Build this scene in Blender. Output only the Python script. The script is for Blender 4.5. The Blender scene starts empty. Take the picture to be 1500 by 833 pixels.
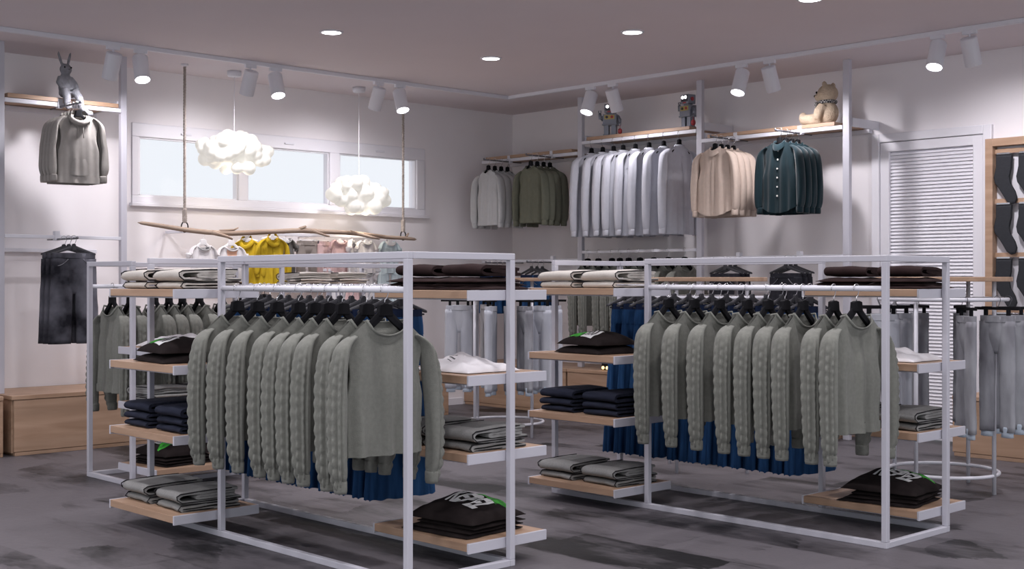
import bpy, math, random
from mathutils import Vector, Matrix, noise
PI = math.pi
random.seed(7)
S = bpy.context.scene
COL = S.collection

# ------------------------------------------------------------------ materials
def mat(name, color, rough=.6, metal=0., noise_amt=0., nscale=30., bump=0., bscale=200., color2=None, emit=None, estr=0., sheen=0., stretch=(1, 1, 1), detail=4.):
    m = bpy.data.materials.new(name); m.use_nodes = True
    nt = m.node_tree; b = nt.nodes['Principled BSDF']
    b.inputs['Base Color'].default_value = (*color, 1); b.inputs['Roughness'].default_value = rough
    b.inputs['Metallic'].default_value = metal
    if rough >= .84: b.inputs['Specular IOR Level'].default_value = .12
    if sheen: b.inputs['Sheen Weight'].default_value = sheen
    if emit:
        b.inputs['Emission Color'].default_value = (*emit, 1); b.inputs['Emission Strength'].default_value = estr
    if noise_amt or color2 or bump:
        tc = nt.nodes.new('ShaderNodeTexCoord'); mp = nt.nodes.new('ShaderNodeMapping')
        mp.inputs['Scale'].default_value = stretch
        nt.links.new(tc.outputs['Object'], mp.inputs['Vector'])
    if noise_amt or color2:
        n = nt.nodes.new('ShaderNodeTexNoise'); n.inputs['Scale'].default_value = nscale; n.inputs['Detail'].default_value = detail
        nt.links.new(mp.outputs['Vector'], n.inputs['Vector'])
        r = nt.nodes.new('ShaderNodeValToRGB')
        c2 = color2 or tuple(c * (1 - noise_amt) for c in color)
        r.color_ramp.elements[0].position = .35; r.color_ramp.elements[1].position = .68
        r.color_ramp.elements[0].color = (*c2, 1); r.color_ramp.elements[1].color = (*color, 1)
        nt.links.new(n.outputs['Fac'], r.inputs['Fac']); nt.links.new(r.outputs['Color'], b.inputs['Base Color'])
    if bump:
        n2 = nt.nodes.new('ShaderNodeTexNoise'); n2.inputs['Scale'].default_value = bscale; n2.inputs['Detail'].default_value = 3
        nt.links.new(mp.outputs['Vector'], n2.inputs['Vector'])
        bp = nt.nodes.new('ShaderNodeBump'); bp.inputs['Strength'].default_value = bump; bp.inputs['Distance'].default_value = .01
        nt.links.new(n2.outputs['Fac'], bp.inputs['Height']); nt.links.new(bp.outputs['Normal'], b.inputs['Normal'])
    return m

def wood_mat(name, ca, cb, axis, rough=.5):
    m = bpy.data.materials.new(name); m.use_nodes = True
    nt = m.node_tree; b = nt.nodes['Principled BSDF']; b.inputs['Roughness'].default_value = rough
    tc = nt.nodes.new('ShaderNodeTexCoord'); mp = nt.nodes.new('ShaderNodeMapping')
    sc = [9, 9, 9]; sc[axis] = .9
    mp.inputs['Scale'].default_value = sc
    nt.links.new(tc.outputs['Object'], mp.inputs['Vector'])
    n = nt.nodes.new('ShaderNodeTexNoise'); n.inputs['Scale'].default_value = 1.6; n.inputs['Detail'].default_value = 9; n.inputs['Distortion'].default_value = .7
    nt.links.new(mp.outputs['Vector'], n.inputs['Vector'])
    r = nt.nodes.new('ShaderNodeValToRGB'); r.color_ramp.elements[0].position = .3; r.color_ramp.elements[1].position = .72
    r.color_ramp.elements[0].color = (*ca, 1); r.color_ramp.elements[1].color = (*cb, 1)
    nt.links.new(n.outputs['Fac'], r.inputs['Fac']); nt.links.new(r.outputs['Color'], b.inputs['Base Color'])
    return m

OAK_A, OAK_B = (.36, .225, .145), (.51, .345, .24)
M = {}
M['oakx'] = wood_mat('oak_grain_x', OAK_A, OAK_B, 0)
M['oaky'] = wood_mat('oak_grain_y', OAK_A, OAK_B, 1)
M['branch'] = wood_mat('bare_branch', (.28, .2, .15), (.5, .39, .31), 1, .8)
M['frame'] = mat('satin_grey_paint', (.56, .555, .615), .42)
M['white_metal'] = mat('white_paint_metal', (.74, .74, .8), .4)
M['white_trim'] = mat('white_trim_paint', (.8, .79, .84), .45)
M['wall'] = mat('pale_plaster', (.87, .84, .865), .9, noise_amt=.03, nscale=2.5)
M['ceil'] = mat('ceiling_plaster', (.74, .685, .715), .95, noise_amt=.02, nscale=2.)
M['chrome'] = mat('chrome', (.75, .75, .78), .22, 1.)
M['darkmetal'] = mat('dark_metal', (.16, .16, .18), .4, .6)
M['black'] = mat('black_plastic', (.010, .010, .012), .84)
M['charhanger'] = mat('charcoal_hanger', (.03, .03, .036), .7)
M['whitehanger'] = mat('white_hanger', (.85, .84, .86), .4)
M['sage'] = mat('sage_knit', (.215, .22, .196), .95, noise_amt=.12, nscale=60., bump=.35, bscale=320., sheen=.15)
M['taupe'] = mat('taupe_jersey', (.36, .34, .32), .95, noise_amt=.06, nscale=30., bump=.15, bscale=400.)
M['olive'] = mat('olive_jersey', (.165, .172, .132), .95, noise_amt=.08, nscale=30., bump=.15, bscale=400.)
M['lightgrey'] = mat('light_grey_jersey', (.56, .57, .58), .95, noise_amt=.05, nscale=30., bump=.15, bscale=400.)
M['paleblue'] = mat('pale_grey_cotton', (.55, .56, .62), .9, noise_amt=.04, nscale=30., bump=.1, bscale=400.)
M['beige'] = mat('beige_cotton', (.60, .49, .42), .9, noise_amt=.06, nscale=30., bump=.15, bscale=400.)
M['teal'] = mat('dark_teal_corduroy', (.009, .026, .034), .85, noise_amt=.25, nscale=80., stretch=(1, 1, .1), sheen=.2)
M['denim'] = mat('blue_denim', (.034, .105, .255), .9, color2=(.012, .042, .115), nscale=14., stretch=(1, 1, .18), bump=.2, bscale=500.)
M['navyband'] = mat('navy_band', (.012, .02, .05), .9)
M['blackjean'] = mat('washed_black_denim', (.16, .16, .19), .9, color2=(.014, .014, .019), nscale=4., bump=.2, bscale=400.)
M['darkshort'] = mat('charcoal_denim', (.03, .03, .038), .9, noise_amt=.3, nscale=30.)
M['brown'] = mat('dark_brown_cotton', (.034, .021, .021), .95, noise_amt=.2, nscale=20.)
M['blacktee'] = mat('black_brown_cotton', (.021, .016, .016), .95, noise_amt=.2, nscale=20.)
M['whitetee'] = mat('white_cotton', (.80, .78, .80), .9, noise_amt=.03, nscale=20.)
M['navy'] = mat('navy_knit', (.028, .032, .052), .9, color2=(.017, .02, .034), nscale=70., stretch=(.1, 1, 1))
M['greyfold'] = mat('grey_marl', (.285, .285, .278), .95, noise_amt=.15, nscale=120.)
M['beigefold'] = mat('oatmeal_marl', (.55, .52, .48), .95, noise_amt=.08, nscale=120.)
M['darkline'] = mat('dark_lining', (.025, .024, .026), .95)
M['pantlight'] = mat('pale_fleece', (.62, .64, .69), .95, color2=(.48, .5, .56), nscale=9., stretch=(1, 1, .3))
M['pantgrey'] = mat('mottled_grey_fleece', (.44, .45, .48), .95, color2=(.24, .24, .265), nscale=9., stretch=(1, 1, .35))
M['cuff'] = mat('pale_blue_rib', (.55, .63, .72), .9)
M['yellow'] = mat('mustard_cotton', (.60, .42, .03), .85, noise_amt=.1, nscale=20.)
M['pink'] = mat('pale_pink_cotton', (.70, .50, .50), .9)
M['peach'] = mat('peach_cotton', (.85, .52, .38), .9)
M['bluebaby'] = mat('baby_blue_cotton', (.60, .71, .76), .9)
M['taupepant'] = mat('brown_grey_twill', (.32, .285, .265), .9, noise_amt=.1, nscale=15.)
M['darkgrey'] = mat('dark_grey_cotton', (.14, .135, .13), .9)
M['stripe'] = mat('grey_and_white_stripe', (.75, .75, .78), .9, color2=(.3, .3, .36), nscale=5., stretch=(1, 9, 1), detail=0)
M['sock'] = mat('charcoal_sock', (.040, .042, .048), .9, noise_amt=.1, nscale=60.)
M['button'] = mat('button_shell', (.8, .78, .74), .35)
M['green'] = mat('bright_green_print', (.06, .50, .04), .8, color2=(.01, .12, .01), nscale=40.)
M['whiteprint'] = mat('white_print', (.75, .75, .75), .8)
M['greyprint'] = mat('grey_print', (.12, .12, .13), .8)
M['rope'] = mat('beige_rope', (.48, .42, .38), .95, color2=(.3, .26, .235), nscale=60., stretch=(1, 1, 1))
M['rabbit'] = mat('grey_plush', (.33, .335, .37), .95, noise_amt=.3, nscale=25., bump=.6, bscale=150.)
M['bear'] = mat('cream_plush', (.56, .45, .34), .95, noise_amt=.15, nscale=25., bump=.8, bscale=120.)
M['scarf'] = None
M['robot'] = mat('grey_blue_tin', (.25, .27, .32), .4, .35)
M['robotdark'] = mat('dark_tin', (.06, .06, .075), .4, .4)
M['red'] = mat('red_enamel', (.42, .05, .06), .4)
M['gold'] = mat('yellow_dial', (.5, .40, .12), .4)
M['eye'] = mat('lit_robot_eye', (1, 1, 1), .4, emit=(1, .98, 1), estr=2.2)
M['lamp'] = mat('lit_lamp_lens', (1, 1, 1), .4, emit=(1, .98, 1), estr=9.)
M['bulb'] = mat('small_gold_bulb', (1, .8, .4), .4, emit=(1, .65, .3), estr=1.6)
M['cloud'] = mat('glowing_paper_puff', (.46, .45, .42), .9, emit=(1, .965, .90), estr=.40)
M['glassdark'] = mat('basket_print', (.62, .58, .62), .8, color2=(.28, .26, .3), nscale=22.)

def checker_mat():
    m = bpy.data.materials.new('checked_cloth'); m.use_nodes = True
    nt = m.node_tree; b = nt.nodes['Principled BSDF']; b.inputs['Roughness'].default_value = .9
    tc = nt.nodes.new('ShaderNodeTexCoord'); ck = nt.nodes.new('ShaderNodeTexChecker'); ck.inputs['Scale'].default_value = 70
    ck.inputs['Color1'].default_value = (.02, .02, .03, 1); ck.inputs['Color2'].default_value = (.38, .36, .34, 1)
    nt.links.new(tc.outputs['Object'], ck.inputs['Vector']); nt.links.new(ck.outputs['Color'], b.inputs['Base Color'])
    return m
M['scarf'] = checker_mat()

def floor_mat():
    m = bpy.data.materials.new('slate_floor'); m.use_nodes = True
    nt = m.node_tree; N = nt.nodes; L = nt.links; b = N['Principled BSDF']
    tc = N.new('ShaderNodeTexCoord'); mp = N.new('ShaderNodeMapping'); mp.inputs['Location'].default_value = (.3, .2, 0)
    L.new(tc.outputs['Object'], mp.inputs['Vector'])
    br = N.new('ShaderNodeTexBrick'); br.offset = .5
    br.inputs['Color1'].default_value = (0, 0, 0, 1); br.inputs['Color2'].default_value = (1, 1, 1, 1); br.inputs['Mortar'].default_value = (.35, .35, .35, 1)
    br.inputs['Scale'].default_value = 1; br.inputs['Brick Width'].default_value = .9; br.inputs['Row Height'].default_value = .45
    br.inputs['Mortar Size'].default_value = .003; br.inputs['Bias'].default_value = -.1
    nw_ = N.new('ShaderNodeTexNoise'); nw_.inputs['Scale'].default_value = 5; nw_.inputs['Detail'].default_value = 5; L.new(tc.outputs['Object'], nw_.inputs['Vector'])
    wv = N.new('ShaderNodeVectorMath'); wv.operation = 'MULTIPLY_ADD'; wv.inputs[1].default_value = (.10, .06, 0); L.new(nw_.outputs['Color'], wv.inputs[0]); L.new(mp.outputs['Vector'], wv.inputs[2])
    L.new(wv.outputs[0], br.inputs['Vector'])
    st = N.new('ShaderNodeMapping'); st.inputs['Scale'].default_value = (1, 2.2, 1); L.new(tc.outputs['Object'], st.inputs['Vector'])
    n = N.new('ShaderNodeTexNoise'); n.inputs['Scale'].default_value = 1.6; n.inputs['Detail'].default_value = 8; n.inputs['Distortion'].default_value = .3
    L.new(st.outputs['Vector'], n.inputs['Vector'])
    n2 = N.new('ShaderNodeTexNoise'); n2.inputs['Scale'].default_value = 14; n2.inputs['Detail'].default_value = 6
    L.new(st.outputs['Vector'], n2.inputs['Vector'])
    a = N.new('ShaderNodeMath'); a.operation = 'MULTIPLY_ADD'; a.inputs[1].default_value = .36
    L.new(br.outputs['Color'], a.inputs[0]); L.new(n.outputs['Fac'], a.inputs[2])
    a2 = N.new('ShaderNodeMath'); a2.operation = 'MULTIPLY_ADD'; a2.inputs[1].default_value = .22
    L.new(n2.outputs['Fac'], a2.inputs[0]); L.new(a.outputs[0], a2.inputs[2])
    r = N.new('ShaderNodeValToRGB'); r.color_ramp.elements[0].position = .72; r.color_ramp.elements[1].position = 1.28
    r.color_ramp.elements[0].color = (.010, .0092, .0105, 1); r.color_ramp.elements[1].color = (.112, .103, .113, 1)
    vm = N.new('ShaderNodeMapping'); vm.inputs['Scale'].default_value = (1.1, 2.3, 1); vm.inputs['Rotation'].default_value = (0, 0, .25)
    va = N.new('ShaderNodeVectorMath'); va.operation = 'MULTIPLY_ADD'; va.inputs[1].default_value = (.14, .10, 0)
    L.new(n2.outputs['Color'], va.inputs[0]); L.new(tc.outputs['Object'], va.inputs[2]); L.new(va.outputs[0], vm.inputs['Vector'])
    vo = N.new('ShaderNodeTexVoronoi'); vo.voronoi_dimensions = '2D'; vo.inputs['Scale'].default_value = 1.5; L.new(vm.outputs['Vector'], vo.inputs['Vector'])
    a3 = N.new('ShaderNodeMath'); a3.operation = 'MULTIPLY_ADD'; a3.inputs[1].default_value = .42
    L.new(vo.outputs['Color'], a3.inputs[0]); L.new(a2.outputs[0], a3.inputs[2])
    L.new(a3.outputs[0], r.inputs['Fac']); L.new(r.outputs['Color'], b.inputs['Base Color'])
    b.inputs['Roughness'].default_value = .5; b.inputs['Specular IOR Level'].default_value = .3
    bp = N.new('ShaderNodeBump'); bp.inputs['Strength'].default_value = .25; bp.inputs['Distance'].default_value = .01
    L.new(n2.outputs['Fac'], bp.inputs['Height']); L.new(bp.outputs['Normal'], b.inputs['Normal'])
    return m
M['floor'] = floor_mat()

def glass_mat():
    m = bpy.data.materials.new('window_glass'); m.use_nodes = True
    nt = m.node_tree; N = nt.nodes; N.remove(N['Principled BSDF'])
    t = N.new('ShaderNodeBsdfTransparent'); g = N.new('ShaderNodeBsdfGlossy'); g.inputs['Roughness'].default_value = .05
    f = N.new('ShaderNodeFresnel'); f.inputs['IOR'].default_value = 1.1
    mx = N.new('ShaderNodeMixShader'); nt.links.new(f.outputs[0], mx.inputs[0]); nt.links.new(t.outputs[0], mx.inputs[1]); nt.links.new(g.outputs[0], mx.inputs[2])
    nt.links.new(mx.outputs[0], N['Material Output'].inputs['Surface'])
    return m
M['glass'] = glass_mat()

# ------------------------------------------------------------------ mesh building
class MB:
    def __init__(s): s.v = []; s.f = []; s.m = []
    def add(s, vs, fs, mi=0):
        o = len(s.v); s.v += [tuple(v) for v in vs]; s.f += [tuple(i + o for i in f) for f in fs]; s.m += [mi] * len(fs)
    def box(s, a, b, mi=0):
        x0, y0, z0 = a; x1, y1, z1 = b
        s.add([(x0, y0, z0), (x1, y0, z0), (x1, y1, z0), (x0, y1, z0), (x0, y0, z1), (x1, y0, z1), (x1, y1, z1), (x0, y1, z1)],
              [(0, 3, 2, 1), (4, 5, 6, 7), (0, 1, 5, 4), (1, 2, 6, 5), (2, 3, 7, 6), (3, 0, 4, 7)], mi)
    def cbox(s, c, d, R=None, mi=0):
        x, y, z = (k / 2 for k in d); vs = []
        for p in ((-x, -y, -z), (x, -y, -z), (x, y, -z), (-x, y, -z), (-x, -y, z), (x, -y, z), (x, y, z), (-x, y, z)):
            q = Vector(p)
            if R: q = R @ q
            vs.append(q + Vector(c))
        s.add(vs, [(0, 3, 2, 1), (4, 5, 6, 7), (0, 1, 5, 4), (1, 2, 6, 5), (2, 3, 7, 6), (3, 0, 4, 7)], mi)
    def tube(s, pts, rad, seg=12, caps=True, closed=False, mi=0):
        pts = [Vector(p) for p in pts]; n = len(pts)
        if not isinstance(rad, list): rad = [rad] * n
        up = None; rings = []
        for i, p in enumerate(pts):
            if closed: t = (pts[(i + 1) % n] - pts[i - 1]).normalized()
            else: t = (pts[min(i + 1, n - 1)] - pts[max(i - 1, 0)]).normalized()
            if up is None:
                up = Vector((0, 0, 1)) if abs(t.z) < .9 else Vector((1, 0, 0))
            e1 = (up - t * up.dot(t)).normalized(); e2 = t.cross(e1); up = e1
            rr = rad[i]; ra, rb = rr if isinstance(rr, tuple) else (rr, rr)
            rings.append([p + e1 * ra * math.cos(2 * PI * k / seg) + e2 * rb * math.sin(2 * PI * k / seg) for k in range(seg)])
        s.rings(rings, caps and not closed, closed, mi)
    def rings(s, rings, caps=True, closed=False, mi=0):
        o = []; n = len(rings); seg = len(rings[0]); vs = [v for r in rings for v in r]; fs = []
        for i in range(n if closed else n - 1):
            j = (i + 1) % n
            for k in range(seg):
                l = (k + 1) % seg
                fs.append((i * seg + k, i * seg + l, j * seg + l, j * seg + k))
        if caps:
            fs.append(tuple(range(seg - 1, -1, -1))); fs.append(tuple((n - 1) * seg + k for k in range(seg)))
        s.add(vs, fs, mi)
    def grid(s, P, flip=False, mi=0):
        r = len(P); c = len(P[0]); fs = []
        for i in range(r - 1):
            for j in range(c - 1):
                q = (i * c + j, i * c + j + 1, (i + 1) * c + j + 1, (i + 1) * c + j)
                fs.append(q[::-1] if flip else q)
        s.add([p for row in P for p in row], fs, mi)
    def ell(s, c, r, R=None, seg=16, rows=10, mi=0):
        rg = []
        for i in range(rows + 1):
            a = PI * max(.02, min(.98, i / rows)) ; ring = []
            for k in range(seg):
                p = Vector((r[0] * math.sin(a) * math.cos(2 * PI * k / seg), r[1] * math.sin(a) * math.sin(2 * PI * k / seg), r[2] * math.cos(PI * i / rows if 0 < i < rows else a)))
                if R: p = R @ p
                ring.append(p + Vector(c))
            rg.append(ring)
        s.rings(rg, True, False, mi)
    def prism(s, poly, axis, a, b, mi=0):   # polygon in the other two axes, extruded along axis
        def P(u, v, w): return {0: (w, u, v), 1: (u, w, v), 2: (u, v, w)}[axis]
        n = len(poly); vs = [P(u, v, a) for u, v in poly] + [P(u, v, b) for u, v in poly]
        fs = [tuple(range(n - 1, -1, -1)), tuple(range(n, 2 * n))] + [(i, (i + 1) % n, n + (i + 1) % n, n + i) for i in range(n)]
        s.add(vs, fs, mi)
    def lathe(s, prof, seg=24, c=(0, 0, 0), mi=0):
        s.rings([[(c[0] + r * math.cos(2 * PI * k / seg), c[1] + r * math.sin(2 * PI * k / seg), c[2] + z) for k in range(seg)] for r, z in prof], True, False, mi)
    def mesh(s, name, mats, smooth=False):
        me = bpy.data.meshes.new(name); me.from_pydata(s.v, [], s.f)
        for m in (mats if isinstance(mats, (list, tuple)) else [mats]): me.materials.append(m)
        me.polygons.foreach_set('material_index', s.m)
        if smooth: me.polygons.foreach_set('use_smooth', [True] * len(s.f))
        me.validate(); me.update()
        import bmesh
        bm = bmesh.new(); bm.from_mesh(me); bmesh.ops.recalc_face_normals(bm, faces=bm.faces); bm.to_mesh(me); bm.free()
        return me

def link(name, me, parent=None, bevel=0., autosmooth=False, subdiv=0):
    o = bpy.data.objects.new(name, me); COL.objects.link(o)
    if parent is not None: o.parent = parent
    if bevel:
        md = o.modifiers.new('bevel', 'BEVEL'); md.width = bevel; md.segments = 2; md.limit_method = 'ANGLE'
    if subdiv:
        md = o.modifiers.new('sub', 'SUBSURF'); md.levels = subdiv; md.render_levels = subdiv
    return o
def part(name, mb, m, parent=None, smooth=False, bevel=0., subdiv=0):
    return link(name, mb.mesh(name, m, smooth), parent, bevel, subdiv=subdiv)
def empty(name, loc=(0, 0, 0), rz=0.):
    o = bpy.data.objects.new(name, None); COL.objects.link(o); o.location = loc; o.rotation_euler = (0, 0, rz); o.empty_display_size = .1
    return o
def tag(o, label, cat, group=None, kind=None):
    o['label'] = label; o['category'] = cat
    if group: o['group'] = group
    if kind: o['kind'] = kind
    return o
def struct(name, mb, m, label=None, parent=None, bevel=0., smooth=False):
    o = part(name, mb, m, parent, bevel=bevel, smooth=smooth)
    if parent is None:
        o['kind'] = 'structure'
        if label: o['label'] = label; o['category'] = name.split('_')[0]
    return o
def copy_tree(o, parent=None):
    c = o.copy(); COL.objects.link(c)
    for k in ('label', 'category', 'group'):
        if parent is not None and k == 'category' and k in c: del c[k]
    if parent is not None: c.parent = parent
    for ch in o.children: copy_tree(ch, c)
    return c
def blob(name, mb, m, voxel, smooth_it=4):
    me = mb.mesh(name, m); o = bpy.data.objects.new(name + '_build', me); COL.objects.link(o)
    r = o.modifiers.new('r', 'REMESH'); r.mode = 'VOXEL'; r.voxel_size = voxel
    s = o.modifiers.new('s', 'SMOOTH'); s.iterations = smooth_it; s.factor = .5
    dg = bpy.context.evaluated_depsgraph_get(); ev = o.evaluated_get(dg)
    out = bpy.data.meshes.new_from_object(ev); out.name = name
    bpy.data.objects.remove(o); bpy.data.meshes.remove(me)
    if not out.materials: out.materials.append(m)
    out.polygons.foreach_set('use_smooth', [True] * len(out.polygons))
    return out

PROTO = {}
def place(kind, loc, rz, label, cat, group=None, tilt=0.):
    """first use moves the thing itself, later uses copy it and each of its parts"""
    b, used = PROTO[kind]
    if not used:
        o = b(); PROTO[kind] = (o, True)
    else:
        o = copy_tree(b)
    o.location = loc; o.rotation_euler = (0, tilt, rz)
    for k in ('label', 'category', 'group'):
        if k in o: del o[k]
    tag(o, label, cat, group)
    return o
def proto(kind):
    def deco(f): PROTO[kind] = (f, False); return f
    return deco
def nz(x, y, z, s=1.): return noise.noise(Vector((x * s, y * s, z * s)))
ORD = ['first', 'second', 'third', 'fourth', 'fifth', 'sixth', 'seventh', 'eighth', 'ninth', 'tenth', 'eleventh', 'twelfth', 'thirteenth', 'fourteenth', 'fifteenth', 'sixteenth']

# ------------------------------------------------------------------ garments (origin on the rail axis, facing +X, width along Y)
def body_fn(P):
    hw0, zn, zs, zh = P['hw'], P['zn'], P['zs'], P['zh']; nh = P.get('nh', .075)
    seed = P.get('seed', 0); A = P.get('fold', .012); hwh = P.get('hwh', hw0 * .93); dep = P.get('dep', (.012, .04, .042))
    def ztop(y, front):
        ay = abs(y)
        if ay < nh:
            d = P.get('drop', .06) if front else P.get('dropb', .012)
            return zn - d * math.sqrt(max(0, 1 - (ay / nh) ** 2))
        t = (ay - nh) / (hw0 - nh)
        return zn - (zn - zs) * (t ** 1.0) - .03 * max(0, (t - .85) / .15) ** 2
    def pt(u, v, front):
        hw = hw0 + (hwh - hw0) * v - .02 * math.sin(min(1, v * 2.2) * PI) * P.get('nip', 1)
        y = u * hw; zt = ztop(u * hw0, front); z = zt + v * (zh - zt)
        if front and P.get('hemcurve'): z += P['hemcurve'] * v * u * u
        d = dep[0] + (dep[1] - dep[0]) * min(1, v * 3) if v < .333 else dep[1] + (dep[2] - dep[1]) * (v - .333) * 1.5
        if v < .06 and abs(u * hw0) < nh: d = max(d, .03)
        e = math.sqrt(max(0, 1 - abs(u) ** 3))
        f = A * (v ** .7) * (math.sin(3.1 * PI * u + seed + 1.3 * v + (0 if front else 2)) * .6 + math.sin(5.3 * PI * u + 2.1 * seed - v) * .4) * math.sqrt(max(0, 1 - u ** 4))
        f += .006 * nz(u * 2 + seed, v * 3, 1. if front else 5.)
        x = (d * e + f) if front else (-d * e + f * .7)
        return Vector((x + P.get('swing', 0) * v, y, z))
    return pt
def body_mb(P, nu=36, nv=30, v1=1.):
    pt = body_fn(P); mb = MB()
    us = [math.sin((i / nu - .5) * PI) for i in range(nu + 1)]
    for front in (True, False):
        mb.grid([[pt(u, v1 * j / nv, front) for u in us] for j in range(nv + 1)], not front)
    return mb
def band_mb(P, v0, v1, off=.004, nu=36, nv=4):
    pt = body_fn(P); mb = MB(); us = [math.sin((i / nu - .5) * PI) for i in range(nu + 1)]
    rows = []
    for j in range(nv + 1):
        v = v0 + (v1 - v0) * j / nv; ring = []
        for u in us: p = pt(u, v, True); ring.append(p + Vector((off, u * off, 0)))
        for u in us[::-1]: p = pt(u, v, False); ring.append(p + Vector((-off, u * off, 0)))
        rows.append(ring)
    mb.rings(rows, False); return mb
def neck_mb(P, r=.0065, h=.0):
    pt = body_fn(P); nh = P.get('nh', .075); hw = P['hw']; mb = MB(); pts = []
    n = 12
    for i in range(n + 1): u = nh / hw * (-1 + 2 * i / n); pts.append(pt(u, 0, True) + Vector((.004, 0, 0)))
    for i in range(1, n): u = nh / hw * (1 - 2 * i / n); pts.append(pt(u, 0, False) - Vector((.004, 0, 0)))
    mb.tube(pts, (r, r * .6) if not h else (h, r * .5), 8, closed=True); return mb
def sleeve_mb(P, side):
    hw, zs = P['hw'], P['zs']; ze = P['ze']; out = P.get('out', .045); fx = P.get('fx', .015); seed = P.get('seed', 0)
    q_ = P.get('sr', 1.)
    key = [(0, hw - .045, zs + .016, .03 * q_, .008), (0, hw - .008, zs - .010, .040 * q_, .017 * q_), (.004, hw + out * .45, zs - .055, .046 * q_, .027 * q_), (fx * .5, hw + out * .8, zs - .16 * P.get('sl', 1), .047 * q_, .032 * q_),
           (fx, hw + out, zs + (ze - zs) * .5, .043 * q_, .033 * q_), (fx * 1.2, hw + out, zs + (ze - zs) * .78, .04 * q_ + P.get('puff', 0), .031 * q_ + P.get('puff', 0)),
           (fx * 1.1, hw + out * .9, zs + (ze - zs) * .9, .036 * q_ + P.get('puff', 0) * .8, .028 * q_), (fx, hw + out * .8, ze + .035 * P.get('sl', 1), .030 * q_, .023 * q_), (fx, hw + out * .78, ze, .029 * q_, .021 * q_)]
    mb = MB(); n = P.get('srows', 56); seg = P.get('sseg', 20); rg = []
    def cr(a, b, c, d, t): return .5 * ((2 * b) + (-a + c) * t + (2 * a - 5 * b + 4 * c - d) * t * t + (-a + 3 * b - 3 * c + d) * t ** 3)
    K = len(key)
    def ev(t):
        t *= K - 1; i = min(int(t), K - 2); f = t - i
        a, b, c, d = key[max(i - 1, 0)], key[i], key[i + 1], key[min(i + 2, K - 1)]
        return [cr(a[q], b[q], c[q], d[q], f) for q in range(5)]
    bob = P.get('bob', 0)
    for i in range(n + 1):
        t = i / n; x, y, z, rx, ry = ev(t); x2, y2, z2, _, _ = ev(min(1, t + .01)); x1, y1, z1, _, _ = ev(max(0, t - .01))
        T = Vector((0, y2 - y1, z2 - z1)).normalized(); e2 = Vector((0, -T.z, T.y))
        ring = []
        for k in range(seg):
            a = 2 * PI * k / seg; ca, sa = math.cos(a), math.sin(a)      # ca: front (+x), sa: outward
            rm = 1 + .16 * nz(ca * 1.2 + seed, sa * 1.2 + side * 3, t * 4.5) * min(1, t * 4)
            rm += .10 * math.sin(3 * a + seed + 2.5 * t) * min(1, t * 3)
            add = 0.
            if bob and .2 < t < .97:
                fade = min(1, (t - .2) * 6)
                for c_, wd, pl, ph, am in ((1.25, .21, .046, 0., 1.), (.62, .19, .040, 1.2, .75), (1.88, .21, .052, 2.1, .8)):
                    w = .45 + .75 * abs(math.sin(PI * z / pl + ph + .8 * nz(z * 9, c_, seed)))
                    add += fade * am * bob * w * math.exp(-((a - c_) / wd) ** 2)
                for c_ in (.93, 1.57, .30, 2.2): add -= fade * .75 * bob * math.exp(-((a - c_) / .11) ** 2)
            p = Vector((x, y, z)) + Vector((1, 0, 0)) * (rx * rm + add) * ca + e2 * (ry * rm + add) * sa
            ring.append((p.x, side * p.y, p.z))
        rg.append(ring)
    mb.rings(rg, True); return mb
def cuff_mb(P, side, h=.04):
    ze = P['ze']; y = side * (P['hw'] + P.get('out', .045) * .78); fx = P.get('fx', .015); mb = MB()
    mb.rings([[(fx + (.0345 + .003 * math.sin(5 * 2 * PI * k / 20)) * s * math.cos(2 * PI * k / 20), y + .026 * s * math.sin(2 * PI * k / 20), ze + dz) for k in range(20)] for s, dz in ((.96, h), (1.0, h * .8), (1.0, .0), (.9, -.012), (.7, -.012))], True)
    return mb

def top_garment(name, P, m, cuffs=True, collar='rib', hem=True, extras=None, m_trim=None):
    def build():
        t = m_trim or m
        root = part(name, body_mb(P), m, smooth=True)
        for s in (-1, 1):
            sl = part('sleeve', sleeve_mb(P, s), m, root, smooth=True)
            if cuffs: part('cuff', cuff_mb(P, s), t, sl, smooth=True)
        if collar == 'rib': part('neckband', neck_mb(P), t, root, smooth=True)
        if collar == 'shirt': part('collar', shirt_collar_mb(P), t, root, smooth=True)
        if collar == 'hood': part('hood', hood_mb(P), m, root, smooth=True)
        if hem: part('hem_band', band_mb(P, .9, 1.0), t, root, smooth=True)
        if extras: extras(root, P, m)
        return root
    return build
def shirt_collar_mb(P):
    pt = body_fn(P); nh = P.get('nh', .06); mb = MB(); n = 16; ring = []
    for i in range(2 * n):
        a = 2 * PI * i / (2 * n) + PI      # start at the front centre
        ring.append((a, math.cos(a), math.sin(a)))
    zn = P['zn']; rows = []
    for rr, dz, dr in ((1.0, -.035, 0), (.93, -.008, 0), (.92, .012, 0), (1.06, .010, .0), (1.18, -.022, .01)):
        row = []
        for a, ca, sa in ring:
            front = -ca   # 1 at front
            drop = .035 * max(0, front)
            row.append((-ca * .038 * rr + .004, sa * nh * rr, zn + dz - drop - (.02 * max(0, front) if dr else 0)))
        rows.append(row)
    mb.rings(rows, False); return mb
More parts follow.
